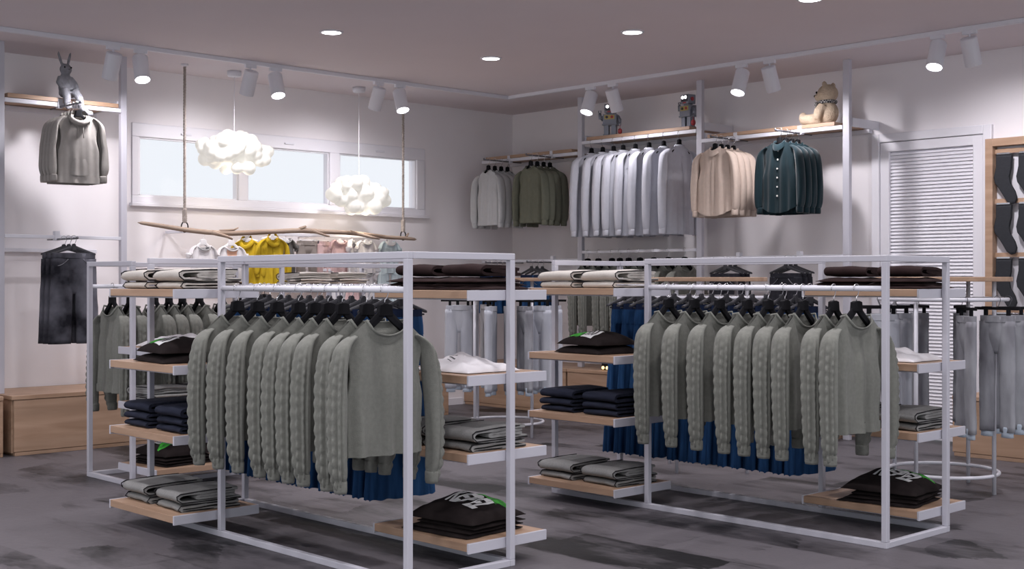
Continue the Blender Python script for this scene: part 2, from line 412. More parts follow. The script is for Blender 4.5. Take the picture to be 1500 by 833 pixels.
def hood_mb(P):
    mb = MB(); zn = P['zn']; nh = P.get('nh', .075)
    rows = []
    for i in range(13):
        t = i / 12; row = []
        for k in range(17):
            a = -PI * .5 + PI * k / 16 * 1.0
            w = nh * (1.05 + .25 * math.sin(PI * t)); dpt = .045 + .03 * math.sin(PI * t)
            y = w * math.sin(a); x = -dpt * math.cos(a) + .03
            z = zn - .05 + .075 * t - .09 * max(0, -math.cos(a) + .55) * (1 - t * .4) + .012 * nz(a * 2, t * 3, 3)
            row.append((x, y, z))
        rows.append(row)
    mb.grid(rows)
    # folded-back hood edge roll over the shoulders
    mb.tube([(.035 * math.cos(a) + .012, nh * 1.12 * math.sin(a), zn - .02 - .05 * max(0, math.cos(a))) for a in [2 * PI * k / 28 for k in range(28)]], (.02, .014), 10, closed=True)
    return mb
def kangaroo(root, P, m):
    pt = body_fn(P); mb = MB(); rows = []
    for j in range(9):
        v = .62 + .26 * j / 8; w = .42 if j > 3 else .26 + .16 * j / 4
        rows.append([pt(-w + 2 * w * i / 14, v, True) + Vector((.008 + .006 * math.sin(PI * i / 14), 0, 0)) for i in range(15)])
    mb.grid(rows); part('pouch_pocket', mb, m, root, smooth=True)
    c = MB()
    for s in (-1, 1):
        p0 = pt(.14 * s, .05, True); c.tube([p0 + Vector((.012, 0, .0)), p0 + Vector((.016, 0, -.06)), p0 + Vector((.015, .004 * s, -.11))], .0035, 6)
    part('drawstring', c, M['whiteprint'] if m is M['lightgrey'] else m, root, smooth=True)
def placket(nb, btn):
    def f(root, P, m):
        pt = body_fn(P); mb = MB(); rows = []
        for j in range(17):
            v = .02 + .97 * j / 16
            rows.append([pt(u, v, True) + Vector((.006, 0, 0)) for u in (-.07, -.02, .03, .08)])
        mb.grid(rows); part('button_placket', mb, m, root, smooth=True)
        for q in range(nb):
            p = pt(.005, .08 + .8 * q / nb, True); b = MB()
            b.rings([[(p.x + .008 + dx, p.y + r * math.cos(2 * PI * k / 10), p.z + r * math.sin(2 * PI * k / 10)) for k in range(10)] for dx, r in ((0, .0075), (.004, .0075), (.005, .005))], True)
            part('button', b, btn, root)
    return f
def yoke_back(root, P, m):
    pt = body_fn(P); mb = MB(); rows = []
    for j in range(6):
        v = .01 + .17 * j / 5
        rows.append([pt(-.93 + 1.86 * i / 18, v, False) - Vector((.004, 0, 0)) for i in range(19)])
    mb.grid(rows); part('yoke', mb, m, root, smooth=True)
    mb = MB(); mb.grid([[pt(u, .18 + .8 * j / 14, False) - Vector((.004 + .006 * (u == 0), 0, 0)) for u in (-.06, 0., .06)] for j in range(15)])
    part('box_pleat', mb, m, root, smooth=True)

SW = dict(hw=.195, zn=-.130, zs=-.212, zh=-.70, ze=-.83, nh=.095, drop=.065, fold=.020, dep=(.009, .030, .034), bob=.014, out=.042, fx=.02, seed=1., srows=110, sseg=44)
PROTO['sweater'] = (top_garment('sweater', SW, M['sage']), False)
HD = dict(hw=.15, zn=-.085, zs=-.125, zh=-.60, ze=-.58, nh=.058, drop=.05, fold=.010, dep=(.010, .022, .026), out=.042, fx=.004, puff=.006, sr=.68, seed=3., hwh=.155)
PROTO['taupe_hoodie'] = (top_garment('hoodie', HD, M['taupe'], collar='hood', extras=kangaroo), False)
HG = dict(hw=.165, zn=-.105, zs=-.17, zh=-.66, ze=-.675, nh=.05, drop=.035, fold=.014, dep=(.012, .032, .036), out=.04, fx=.006, seed=5., hwh=.15)
PROTO['grey_sweatshirt'] = (top_garment('sweatshirt', HG, M['lightgrey']), False)
PROTO['olive_sweatshirt'] = (top_garment('sweatshirt', dict(HG, seed=6.3), M['olive']), False)
SH = dict(hw=.20, zn=-.115, zs=-.17, zh=-.91, ze=-.90, nh=.055, drop=.03, fold=.018, dep=(.012, .045, .055), out=.05, fx=.0, seed=2., hemcurve=.06, hwh=.21)
PROTO['pale_shirt'] = (top_garment('shirt', SH, M['paleblue'], collar='shirt', hem=False, extras=yoke_back), False)
BS = dict(hw=.18, zn=-.09, zs=-.145, zh=-.67, ze=-.66, nh=.05, drop=.03, fold=.012, dep=(.012, .03, .035), out=.04, fx=.0, seed=4., hemcurve=.05, hwh=.19)
PROTO['beige_shirt'] = (top_garment('shirt', BS, M['beige'], collar='shirt', hem=False, extras=placket(0, M['button'])), False)
PROTO['teal_shirt'] = (top_garment('shirt', dict(BS, hw=.16, hwh=.165, seed=4.6), M['teal'], collar='shirt', hem=False, extras=placket(6, M['button'])), False)
CO = dict(hw=.12, zn=-.05, zs=-.09, zh=-.50, ze=-.40, nh=.045, drop=.03, fold=.014, dep=(.010, .03, .04), out=.03, fx=.01, seed=8., hwh=.145, srows=30, sseg=14, sr=.7)
PROTO['yellow_coat'] = (top_garment('coat', CO, M['yellow'], collar='hood', hem=False, cuffs=False, extras=placket(0, M['button'])), False)
BT = dict(hw=.10, zn=-.045, zs=-.055, zh=-.34, ze=-.15, nh=.055, drop=.03, fold=.008, dep=(.008, .020, .024), out=.026, fx=.0, seed=9., hwh=.115, srows=18, sseg=14, sr=.62, sl=.35, nip=.3)
BL = dict(BT, zn=-.125, zs=-.135, zh=-.42, ze=-.23, hw=.115, hwh=.125)
def tee_proto(kind, m, trim=None, seed=9.):
    PROTO[kind] = (top_garment('baby_shirt', dict(BT, seed=seed), m, cuffs=False, hem=False, m_trim=trim), False)
def bib(root, P, m):
    pt = body_fn(P); mb = MB(); mb.grid([[pt(-.45 * (1 - j / 9 * .5) + .9 * (1 - j / 9 * .5) * i / 10, .03 + .5 * j / 9, True) + Vector((.004, 0, 0)) for i in range(11)] for j in range(10)])
    o = part('bib_panel', mb, M['peach'], root, smooth=True); o['label'] = 'peach front panel'
for k, m, t, s in (('tee_white', M['whitetee'], M['lightgrey'], 9.), ('tee_grey', M['darkgrey'], M['lightgrey'], 9.7), ('tee_pink', M['pink'], M['pink'], 10.2), ('tee_blue', M['bluebaby'], M['whitetee'], 11.), ('tee_stripe', M['stripe'], M['whitetee'], 12.)):
    tee_proto(k, m, t, s)
PROTO['tee_low'] = (top_garment('baby_shirt', dict(BL, seed=14.), M['whitetee'], cuffs=False, hem=False, m_trim=M['lightgrey']), False)
PROTO['tee_bib'] = (top_garment('baby_shirt', dict(BL, seed=13.), M['whitetee'], cuffs=False, hem=False, extras=bib), False)

# hangers ------------------------------------------------------------------
def hook_mb(drop=.07, r=.0022, R=.022):
    mb = MB(); pts = []
    for k in range(15):
        a = math.radians(200 - 235 * k / 14); pts.append((0, R * math.cos(a), R * math.sin(a)))
    pts += [(0, .010, -.035), (0, 0, -.045), (0, 0, -drop)]
    mb.tube(pts, r, 6); return mb
def hanger_arms(hw, ztop, zend, thick, armh, nw):
    """a flat, wide, contoured hanger with an open triangle under the neck"""
    mb = MB(); out = []; n = 10
    for s in (-1, 1):
        rg = []
        for i in range(n + 1):
            t = i / n; y = s * (nw * .0 + hw * t); z = ztop - .012 - (ztop - zend - .012) * (t ** .9)
            h = armh * (1.15 - .55 * t); th = thick * (.8 + .9 * t)
            x0 = -.012 * t * t
            rg.append([(x0 - th / 2, y, z), (x0 - th / 4, y, z + h * .35), (x0 + th / 4, y, z + h * .35), (x0 + th / 2, y, z), (x0 + th / 2, y, z - h * .55), (x0 - th / 2, y, z - h * .55)])
        mb.rings(rg, True)
    mb.prism([(-nw, ztop - .045), (nw, ztop - .045), (nw * .85, ztop), (nw * .3, ztop + .006), (-nw * .3, ztop + .006), (-nw * .85, ztop)], 0, -thick * .7, thick * .7)
    return mb
def hanger_build(hw, ztop, zend, m, thick=.014, armh=.035, nw=.022, bar=None, hookm=None, clips=False):
    def build():
        mb = hanger_arms(hw, ztop, zend, thick, armh, nw)
        if bar: mb.tube([(-.004, -hw * .9, bar), (-.004, hw * .9, bar)], .005, 8)
        root = part('coat_hanger', mb, m, smooth=False, bevel=.002)
        h = part('hook', hook_mb(-ztop), hookm or M['chrome'], root, smooth=True); h['label'] = 'bent metal hook'
        if clips:
            for s in (-1, 1):
                c = MB(); c.cbox((0, s * hw * .62, bar - .012), (.016, .018, .034)); part('clip', c, M['black'], root)
        return root
    return build
PROTO['black_hanger'] = (hanger_build(.175, -.066, -.228, M['black'], thick=.018, armh=.05, nw=.036), False)
PROTO['charcoal_hanger'] = (hanger_build(.165, -.045, -.115, M['charhanger'], armh=.026, nw=.016, bar=-.13, clips=True), False)
PROTO['slim_hanger'] = (hanger_build(.125, -.058, -.172, M['black'], armh=.026, nw=.024), False)
PROTO['baby_hanger_low'] = (hanger_build(.10, -.065, -.145, M['whitehanger'], armh=.036, nw=.03, hookm=M['whitehanger']), False)
PROTO['baby_hanger'] = (hanger_build(.095, -.03, -.065, M['whitehanger'], armh=.03, nw=.018, hookm=M['whitehanger']), False)
@proto('clip_hanger')
def _():
    mb = MB(); mb.cbox((0, 0, -.052), (.012, .30, .018)); root = part('clip_hanger', mb, M['black'], bevel=.002)
    part('hook', hook_mb(.05), M['darkmetal'], root, smooth=True)
    for s in (-1, 1):
        c = MB(); c.cbox((0, s * .075, -.082), (.018, .022, .045)); part('clip', c, M['black'], root, bevel=.003)
    return root
@proto('baby_clip_hanger')
def _():
    mb = MB(); mb.cbox((0, 0, -.045), (.008, .2, .010)); root = part('clip_hanger', mb, M['whitehanger'], bevel=.002)
    part('hook', hook_mb(.045), M['whitehanger'], root, smooth=True)
    for s in (-1, 1):
        c = MB(); c.cbox((0, s * .07, -.064), (.012, .014, .03)); part('clip', c, M['darkmetal'], root)
    return root

# skirts and trousers ---------------------------------------------------------
def loop_rings(prof, n, amp, freq, seed):
    rg = []
    for z, hw, hd, k in prof:
        ring = []
        for i in range(n):
            a = 2 * PI * i / n; f = 1 + amp * k * (math.sin(freq * a + seed) * .7 + math.sin(freq * 1.7 * a + seed * 2) * .3)
            ca, sa = math.cos(a), math.sin(a)
            e = .75
            x = hd * math.copysign(abs(ca) ** e, ca) * f; y = hw * math.copysign(abs(sa) ** e, sa) * (1 + (f - 1) * .18)
            ring.append((x, y, z + .004 * k * math.sin(freq * a)))
        rg.append(ring)
    return rg
@proto('skirt')
def _():
    z0 = -.135
    mb = MB(); prof = []
    for i in range(22):
        t = i / 21; prof.append((z0 - .09 - .80 * t, .135 + .065 * t ** .8, .022 + .022 * t, .25 + .75 * t))
    mb.rings(loop_rings(prof, 84, .30, 11, 1.), False)
    root = part('denim_skirt', mb, M['denim'], smooth=True)
    y = MB(); y.rings(loop_rings([(z0 - .005 - .09 * i / 6, .130 + .008 * i / 6, .024, .35 - .2 * abs(i / 3 - 1)) for i in range(7)], 84, .35, 17, 2.), False)
    part('gathered_yoke', y, M['denim'], root, smooth=True)
    w = MB(); w.rings(loop_rings([(z0 + .03 - .035 * i / 3, .130, .025, .15) for i in range(4)], 84, .3, 17, 2.), False)
    o = part('waistband', w, M['navyband'], root, smooth=True); o['label'] = 'dark navy waistband'
    return root
def trousers(name, m, L, hw, hem, cuffm, z0=-.075, dep=.032, band=None, legw=None, pockets=False, rise=.22, gap=.012):
    def build():
        mb = MB(); rg = []; n = 40
        for i in range(11):
            t = i / 10; tk = 1 - .75 * max(0, (t - .45) / .55) ** 1.5; rg.append([(tk * dep * (1 - .1 * t + .12 * math.sin(5 * a + 3 * t)) * math.copysign(abs(math.cos(a)) ** .7, math.cos(a)), (hw + .012 * t) * math.copysign(abs(math.sin(a)) ** .8, math.sin(a)), z0 - rise * t) for a in [2 * PI * k / n for k in range(n)]])
        mb.rings(rg, True)
        lw = legw or hw * .5
        for s in (-1, 1):
            rg = []
            for i in range(20):
                t = i / 19; z = z0 - rise * .12 - (L - rise * .12) * t
                w = lw * 1.05 + (hem - lw * 1.05) * t ** 1.2; cy = s * (w + gap * t + (hw + .012 - 2 * lw * 1.0) * .0)
                cy = s * ((hw + .010 - lw * 1.03) * (1 - t) + (w + gap + .008) * t)
                rg.append([(dep * (.98 - .18 * t) * (1 + .2 * math.sin(3 * a + s + 4 * t) * t + .12 * nz(a, t * 5, s)) * math.cos(a), cy + w * (1 + .08 * nz(t * 6, s * 3, 2)) * math.copysign(abs(math.sin(a)) ** .85, math.sin(a)), z) for a in [2 * PI * k / 24 for k in range(24)]])
            mb.rings(rg, True)
        root = part(name, mb, m, smooth=True)
        b = MB(); b.rings([[((dep + .004) * (1 + .04 * math.sin(14 * a)) * math.copysign(abs(math.cos(a)) ** .7, math.cos(a)), (hw + .003) * math.copysign(abs(math.sin(a)) ** .8, math.sin(a)), z) for a in [2 * PI * k / 56 for k in range(56)]] for z in (z0 + .006, z0 + .004, z0 - .012, z0 - .03, z0 - .034)], True)
        part('waistband', b, band or m, root, smooth=True)
        if cuffm:
            for s in (-1, 1):
                cy = s * (hem + gap + .008); c = MB()
                c.rings([[(dep * .72 * q * math.cos(a), cy + hem * .82 * q * math.sin(a), z0 - L + .02 + dz) for a in [2 * PI * k / 20 for k in range(20)]] for q, dz in ((.95, .012), (1, 0), (.95, -.03), (1, -.05), (.8, -.052))], True)
                o = part('ankle_cuff', c, cuffm, root, smooth=True); o['label'] = 'pale blue ribbed ankle cuff'
        if pockets:
            for s in (-1, 1):
                p = MB(); p.tube([(dep * 1.02 + .004, s * hw * (.35 + .5 * k / 8), z0 - .04 - .05 * math.sin(PI * .5 * k / 8)) for k in range(9)], .003, 6)
                part('pocket_seam', p, M['darkmetal'], root, smooth=True)
        return root
    return build
PROTO['pale_joggers'] = (trousers('jogger_trousers', M['pantlight'], .68, .105, .048, M['cuff'], z0=-.10), False)
PROTO['grey_joggers'] = (trousers('jogger_trousers', M['pantgrey'], .68, .105, .048, M['cuff'], z0=-.10), False)
PROTO['black_jeans'] = (trousers('wide_jeans', M['blackjean'], .67, .155, .085, None, z0=-.115, dep=.04, pockets=True, rise=.30), False)
PROTO['dark_shorts'] = (trousers('denim_shorts', M['darkshort'], .36, .145, .078, None, z0=-.125, dep=.035, pockets=True, rise=.2), False)
PROTO['blue_shorts'] = (trousers('denim_shorts', M['denim'], .38, .14, .075, None, z0=-.13, dep=.035, pockets=True, rise=.2, band=M['navyband']), False)
PROTO['taupe_trousers'] = (trousers('baby_trousers', M['taupepant'], .36, .10, .045, None, z0=-.06, dep=.03, rise=.14), False)
PROTO['pink_trousers'] = (trousers('baby_trousers', M['pink'], .34, .07, .033, None, z0=-.06, dep=.028, rise=.13), False)
@proto('baby_gown')
def _():
    mb = MB(); mb.rings(loop_rings([(-.06 - .3 * i / 12, .06 + .022 * (i / 12), .022 + .012 * (i / 12), .3 + .7 * i / 12) for i in range(13)], 60, .25, 9, 2.), False)
    root = part('baby_dress', mb, M['bluebaby'], smooth=True)
    w = MB(); w.rings(loop_rings([(-.045, .052, .02, .2), (-.07, .062, .026, .2)], 60, .2, 9, 2.), False); part('shoulder_yoke', w, M['bluebaby'], root, smooth=True)
    return root

# folded goods --------------------------------------------------------------
def ribbon_mb(path, t, w, seed, sag=.0, nx=12, wig=.004):
    """a folded layer: a profile in (y, z) with thickness t, drawn out along x; the cut ends use material slot 1"""
    pts = []
    for i in range(len(path) - 1):
        (a, b), (c, d) = path[i], path[i + 1]; n = max(1, int(math.hypot(c - a, d - b) / .012))
        for k in range(n): pts.append((a + (c - a) * k / n, b + (d - b) * k / n))
    pts.append(path[-1]); L = []; R = []
    for _ in range(3):
        pts = [pts[0]] + [((pts[i - 1][0] + 2 * pts[i][0] + pts[i + 1][0]) / 4, (pts[i - 1][1] + 2 * pts[i][1] + pts[i + 1][1]) / 4) for i in range(1, len(pts) - 1)] + [pts[-1]]
    for i, p in enumerate(pts):
        a = pts[max(i - 1, 0)]; b = pts[min(i + 1, len(pts) - 1)]; dy, dz = b[0] - a[0], b[1] - a[1]; l = math.hypot(dy, dz) or 1
        ny, nz_ = -dz / l, dy / l; h = t / 2
        L.append((p[0] + ny * h, p[1] + nz_ * h)); R.append((p[0] - ny * h, p[1] - nz_ * h))
    loop = L + R[::-1]; rg = []
    for j in range(nx + 1):
        u = -1 + 2 * j / nx; row = []
        for y, z in loop:
            zz = max(.0005, z * (1 - .10 * u * u) + wig * nz(u * 1.5 + seed, y * 9, z * 14 + seed) - sag * u * u)
            row.append((u * w / 2 + wig * 1.5 * nz(y * 10, seed, z * 20), y + wig * 2 * nz(u * 2, seed, z * 18), zz))
        rg.append(row)
    mb = MB(); mb.rings(rg, False)
    # cut ends as quad strips
    n = len(L)
    for row in (rg[0], rg[-1]):
        mb.add(row, [(i, i + 1, 2 * n - 2 - i, 2 * n - 1 - i) for i in range(n - 1)], 1)
    return mb
def folded(name, m, edge, path, t, w, seed, inner=None):
    def build():
        root = part(name, ribbon_mb(path, t, w, seed), [m, edge], smooth=True)
        if m in (M['beigefold'], M['greyfold']):
            for sx in (-1, 1):
                pp = MB(); pp.tube([(sx * w * .497, y, max(.006, z * .9 + t * .5 * (1 if z > .02 else -.2))) for y, z in path], (.0034, .0028), 6)
                o = part('side_piping', pp, M['darkline'], root, smooth=True); o['label'] = 'black side piping'
        if inner: part('inner_fold', ribbon_mb(inner, t, w * .985, seed + 3), [m, edge], root, smooth=True)
        return root
    return build
D = .17
upper = [(D, .010), (-D + .02, .010), (-D - .005, .022), (-D - .008, .040), (-D + .012, .052), (.0, .060), (D - .02, .060)]
innr = [(D - .03, .030), (-.02, .030), (-.075, .026), (-.085, .036), (-.065, .044), (D - .03, .046)]
lower = [(D, .008), (-D + .015, .008), (-D, .018), (-D + .015, .030), (D - .01, .032)]
PROTO['oat_top'] = (folded('folded_trousers', M['beigefold'], M['beigefold'], upper, .013, .27, 1., innr), False)
PROTO['oat_low'] = (folded('folded_trousers', M['beigefold'], M['beigefold'], lower, .013, .26, 2.), False)
PROTO['grey_top'] = (folded('folded_trousers', M['greyfold'], M['greyfold'], upper, .013, .27, 4., innr), False)
PROTO['grey_low'] = (folded('folded_trousers', M['greyfold'], M['greyfold'], lower, .013, .26, 5.), False)
for q in range(3):
    sc = (1.0, 1.15, 1.5)[q]
    PROTO['navy_%d' % q] = (folded('folded_pullover', M['navy'], M['navy'], [(y, z * sc) for y, z in lower], .012 * sc, .25, 6. + q), False)

def slab(a, b, h, seed, wr=.010, lump=None, p=4., n=34):
    """a softly folded shirt: closed height field, footprint 2a x 2b"""
    def hf(x, y):
        e = max(0, 1 - abs(x / a) ** p) ** .5 * max(0, 1 - abs(y / b) ** p) ** .5
        z = h * e * (1 + .25 * nz(x * 5 + seed, y * 5, seed)) + wr * e * nz(x * 14 + y * 9, y * 20 - x * 6, seed)
        if lump: z += e * sum(l[3] * math.exp(-((x - l[0]) / l[2]) ** 2 - ((y - l[1]) / l[2]) ** 2) for l in lump)
        return max(z, .0)
    mb = MB(); rows = []
    cs = [math.sin((i / n - .5) * PI) for i in range(n + 1)]
    def ed(u, v): return 1 + .06 * nz(u * 2 + seed, v * 2, 4.)
    for v in cs: rows.append([(u * a * ed(u, v), v * b * ed(v, u), hf(u * a, v * b) + .004) for u in cs])
    mb.grid(rows)
    mb.grid([[(u * a * ed(u, v), v * b * ed(v, u), .001 + .006 * (abs(u) > .93 or abs(v) > .93)) for u in cs] for v in cs], True)
    rim = [(0, j) for j in range(n)] + [(i, n) for i in range(n)] + [(n, n - j) for j in range(n)] + [(n - i, 0) for i in range(n)]
    top = [rows[i][j] for i, j in rim]; bot = [(x, y, .001 + .006) for x, y, z in top]
    mb.rings([top, bot], False)
    return mb, hf
def layers_mb(a, b, h, seed, n=3):
    mb = MB()
    for q in range(n):
        m2, _ = slab(a * (1 - .05 * q + .03 * math.sin(seed + q * 2)), b * (1 - .04 * q), h, seed + q * 2.3, wr=.006, n=20)
        ox, oy = .02 * math.sin(seed * 2 + q * 1.9), .015 * math.cos(seed + q * 2.4)
        mb.add([(x + ox, y + oy, z + q * h * .85) for x, y, z in m2.v], m2.f)
    return mb
def text_verts(txt, size):
    cu = bpy.data.curves.new('t', 'FONT'); cu.body = txt; cu.size = size; cu.align_x = 'CENTER'; cu.align_y = 'CENTER'; cu.offset = .0035
    o = bpy.data.objects.new('t', cu); COL.objects.link(o); dg = bpy.context.evaluated_depsgraph_get()
    me = bpy.data.meshes.new_from_object(o.evaluated_get(dg))
    import bmesh
    bm = bmesh.new(); bm.from_mesh(me)
    bmesh.ops.triangulate(bm, faces=bm.faces); bmesh.ops.subdivide_edges(bm, edges=[e for e in bm.edges if e.calc_length() > .02], cuts=2)
    vs = [v.co.copy() for v in bm.verts]; bm.verts.index_update(); fs = [[v.index for v in f.verts] for f in bm.faces]; bm.free()
    bpy.data.objects.remove(o); bpy.data.curves.remove(cu); bpy.data.meshes.remove(me)
    return vs, fs
def decal(hf, vs, fs, cx, cy, rot, off=.0075):
    c, s = math.cos(rot), math.sin(rot); mb = MB()
    P = [(cx + v.x * c - v.y * s, cy + v.x * s + v.y * c) for v in vs]
    mb.add([(x, y, hf(x, y) + off) for x, y in P], fs); return mb
def patch(hf, cx, cy, w, d, rot, off=.0068, n=14, rag=0.):
    vs = []; fs = []
    for j in range(n + 1):
        for i in range(n + 1):
            u, v = i / n - .5, j / n - .5
            vs.append(Vector((w * u * (1 + rag * nz(v * 8, u, 3)), d * v * (1 + rag * nz(u * 8, v, 7)), 0)))
    for j in range(n):
        for i in range(n): q = j * (n + 1) + i; fs.append((q, q + 1, q + n + 2, q + n + 1))
    return decal(hf, vs, fs, cx, cy, rot, off)
@proto('print_tee')
def _():     # folded black shirt with green and white print, on the side shelf
    mb, hf = slab(.175, .165, .075, 3.1, wr=.010, p=2.2); root = part('folded_shirt', mb, M['blacktee'], smooth=True)
    o = part('green_print', patch(hf, -.062, -.085, .11, .10, -.08, rag=.35), M['green'], root); o['label'] = 'bright green printed patch'
    o = part('white_print', patch(hf, .045, -.085, .095, .105, -.08), M['whiteprint'], root); o['label'] = 'white printed patch'
    b = MB()
    for k in range(3): q = patch(hf, .020 + .026 * k, -.08, .010, .08, -.08, off=.009); b.add(q.v, q.f)
    part('dark_lettering', b, M['darkline'], root)
    return root
@proto('plain_tee')
def _():
    mb, hf = slab(.185, .17, .045, 5.7, wr=.006); return part('folded_shirt', mb, M['blacktee'], smooth=True)
@proto('big_print_tee')
def _():
    mb, hf = slab(.205, .19, .062, 8.2, wr=.012, p=3.2, lump=[(-.06, .03, .10, .03), (.08, .06, .09, .018)]); root = part('folded_shirt', mb, M['blacktee'], smooth=True)
    vs, fs = text_verts('REBEL', .088)
    for v in vs: v.y *= 2.1
    o = part('white_lettering', decal(hf, vs, fs, .035, -.02, -.25), M['whiteprint'], root); o['label'] = 'white printed letters'
    o = part('green_print', patch(hf, .09, .085, .2, .07, -.25, rag=.5), M['green'], root); o['label'] = 'bright green printed patch'
    return root
@proto('big_plain_tee')
def _(): return part('folded_shirt', layers_mb(.205, .19, .022, 2.2, 3), M['blacktee'], smooth=True)
@proto('white_tee')
def _():
    mb, hf = slab(.19, .16, .04, 1.4, wr=.020, lump=[(-.07, .03, .07, .032), (.05, -.02, .09, .02)]); root = part('folded_shirt', mb, M['whitetee'], smooth=True)
    b = MB()
    for k in range(3): q = patch(hf, -.06 + .006 * k, -.02 - .02 * k, .055, .006, -.2, off=.0055); b.add(q.v, q.f)
    part('small_grey_print', b, M['greyprint'], root); return root
@proto('brown_low')
def _(): return part('folded_shirt', layers_mb(.16, .17, .02, 4.4, 3), M['brown'], smooth=True)
PROTO['brown_top'] = (folded('folded_shirt', M['brown'], M['brown'], [(.14, .010), (-.10, .012), (-.135, .022), (-.14, .040), (-.11, .052), (.02, .048), (.13, .036)], .016, .24, 21., [(.12, .028), (.0, .026), (-.07, .030), (-.06, .040), (.12, .024)]), False)
@proto('brown_roll')
def _():
    mb, hf = slab(.125, .14, .045, 6.6, wr=.018, p=3., lump=[(-.03, -.05, .06, .02)]); return part('folded_shirt', mb, M['brown'], smooth=True)

# ------------------------------------------------------------------ room
X0, X1, Y0, Y1, ZC = -9.9, 2.2, -2.2, 9.45, 3.052
mb = MB(); mb.box((X0 - .3, Y0 - .3, -.1), (X1 + .3, Y1 + .3, 0)); struct('floor', mb, M['floor'], 'dark slate tiled floor')
mb = MB(); mb.box((X0 - .3, Y0 - .3, ZC), (X1 + .3, Y1 + .3, ZC + .12)); struct('ceiling', mb, M['ceil'], 'plain mauve-white ceiling')
WY0, WY1, WZ0, WZ1 = 5.05, 8.225, 1.93, 2.6
mb = MB()
mb.box((X0 - .25, Y0, 0), (X0, WY0, ZC)); mb.box((X0 - .25, WY1, 0), (X0, Y1 + .25, ZC)); mb.box((X0 - .25, WY0, 0), (X0, WY1, WZ0)); mb.box((X0 - .25, WY0, WZ1), (X0, WY1, ZC))
struct('wall_left', mb, M['wall'], 'left wall with the long high window')
DX0, DX1, DZ = -5.5, -4.61, 2.41
mb = MB(); mb.box((X0, Y1, 0), (DX0, Y1 + .25, ZC)); mb.box((DX1, Y1, 0), (X1, Y1 + .25, ZC)); mb.box((DX0, Y1, DZ), (DX1, Y1 + .25, ZC))
struct('wall_right', mb, M['wall'], 'right wall with the louvred door')
# no walls behind the camera: left open so the world light fills the room
mb = MB(); mb.box((X0, 7.96, 0), (X0 + .015, 8.73, .07)); struct('baseboard_left', mb, M['white_trim'], bevel=.003)
mb = MB(); mb.box((-5.58, Y1 - .015, 0), (DX0 - .07, Y1, .07)); struct('baseboard_right', mb, M['white_trim'], bevel=.003)
# window
panes = [(5.115, 6.075), (6.165, 7.06), (7.175, 8.12)]; GZ0, GZ1 = 1.99, 2.485
fx0, fx1 = X0 - .10, X0 + .012
mb = MB(); mb.box((fx0, WY0, WZ0), (fx1, WY1, GZ0)); mb.box((fx0, WY0, GZ1), (fx1, WY1, WZ1))
ys = [WY0] + [q for p in panes for q in p] + [WY1]
for i in range(0, 8, 2): mb.box((fx0, ys[i], GZ0), (fx1, ys[i + 1], GZ1))
win = struct('window_1', mb, M['white_trim'], 'long narrow three-pane window high in the left wall', bevel=.006)
for a, b in panes:
    g = MB(); g.box((X0 - .07, a - .005, GZ0 - .005), (X0 - .06, b + .005, GZ1 + .005)); part('pane', g, M['glass'], win)
    s = MB(); s.box((X0 - .06, a, GZ0), (X0 - .01, a + .02, GZ1)); s.box((X0 - .06, b - .012, GZ0), (X0 - .01, b, GZ1)); s.box((X0 - .06, a, GZ0), (X0 - .01, b, GZ0 + .012)); s.box((X0 - .06, a, GZ1 - .012), (X0 - .01, b, GZ1))
    part('sash', s, M['white_trim'], win, bevel=.003)
s = MB(); s.box((X0 - .02, WY0 - .02, WZ0 - .03), (X0 + .05, WY1 + .03, WZ0)); part('sill', s, M['white_trim'], win, bevel=.005)
for y in (5.55, 6.6, 7.65):
    h = MB(); h.box((X0 + .012, y - .05, GZ1 + .04), (X0 + .028, y + .05, GZ1 + .055)); part('handle', h, M['white_metal'], win, bevel=.003)
# louvred door
mb = MB(); Yd = Y1 - .035
mb.box((DX0 - .07, Yd, 0), (DX0, Y1 + .1, DZ + .07)); mb.box((DX1, Yd, 0), (DX1 + .07, Y1 + .1, DZ + .07)); mb.box((DX0, Yd, DZ), (DX1, Y1 + .1, DZ + .07))
door = struct('door_1', mb, M['white_trim'], 'white louvred door in the right wall', bevel=.006)
mb = MB(); yl0, yl1 = Y1 - .025, Y1 + .03
mb.box((DX0 + .005, yl0, .01), (DX0 + .085, yl1, DZ - .005)); mb.box((DX1 - .085, yl0, .01), (DX1 - .005, yl1, DZ - .005)); mb.box((DX0 + .08, yl0, DZ - .08), (DX1 - .08, yl1, DZ - .005)); mb.box((DX0 + .08, yl0, .01), (DX1 - .08, yl1, .12))
part('leaf_frame', mb, M['white_trim'], door, bevel=.004)
mb = MB(); n = 78
for i in range(n):
    z = .135 + (DZ - .08 - .135) * (i + .5) / n
    mb.cbox(((DX0 + DX1) / 2, Y1 + .006, z), (DX1 - DX0 - .165, .040, .006), Matrix.Rotation(math.radians(58), 3, 'X'))
part('louvre_slats', mb, M['white_trim'], door)
mb = MB(); mb.box((DX0 + .08, Y1 + .035, .1), (DX1 - .08, Y1 + .045, DZ - .08)); part('back_panel', mb, M['white_trim'], door)

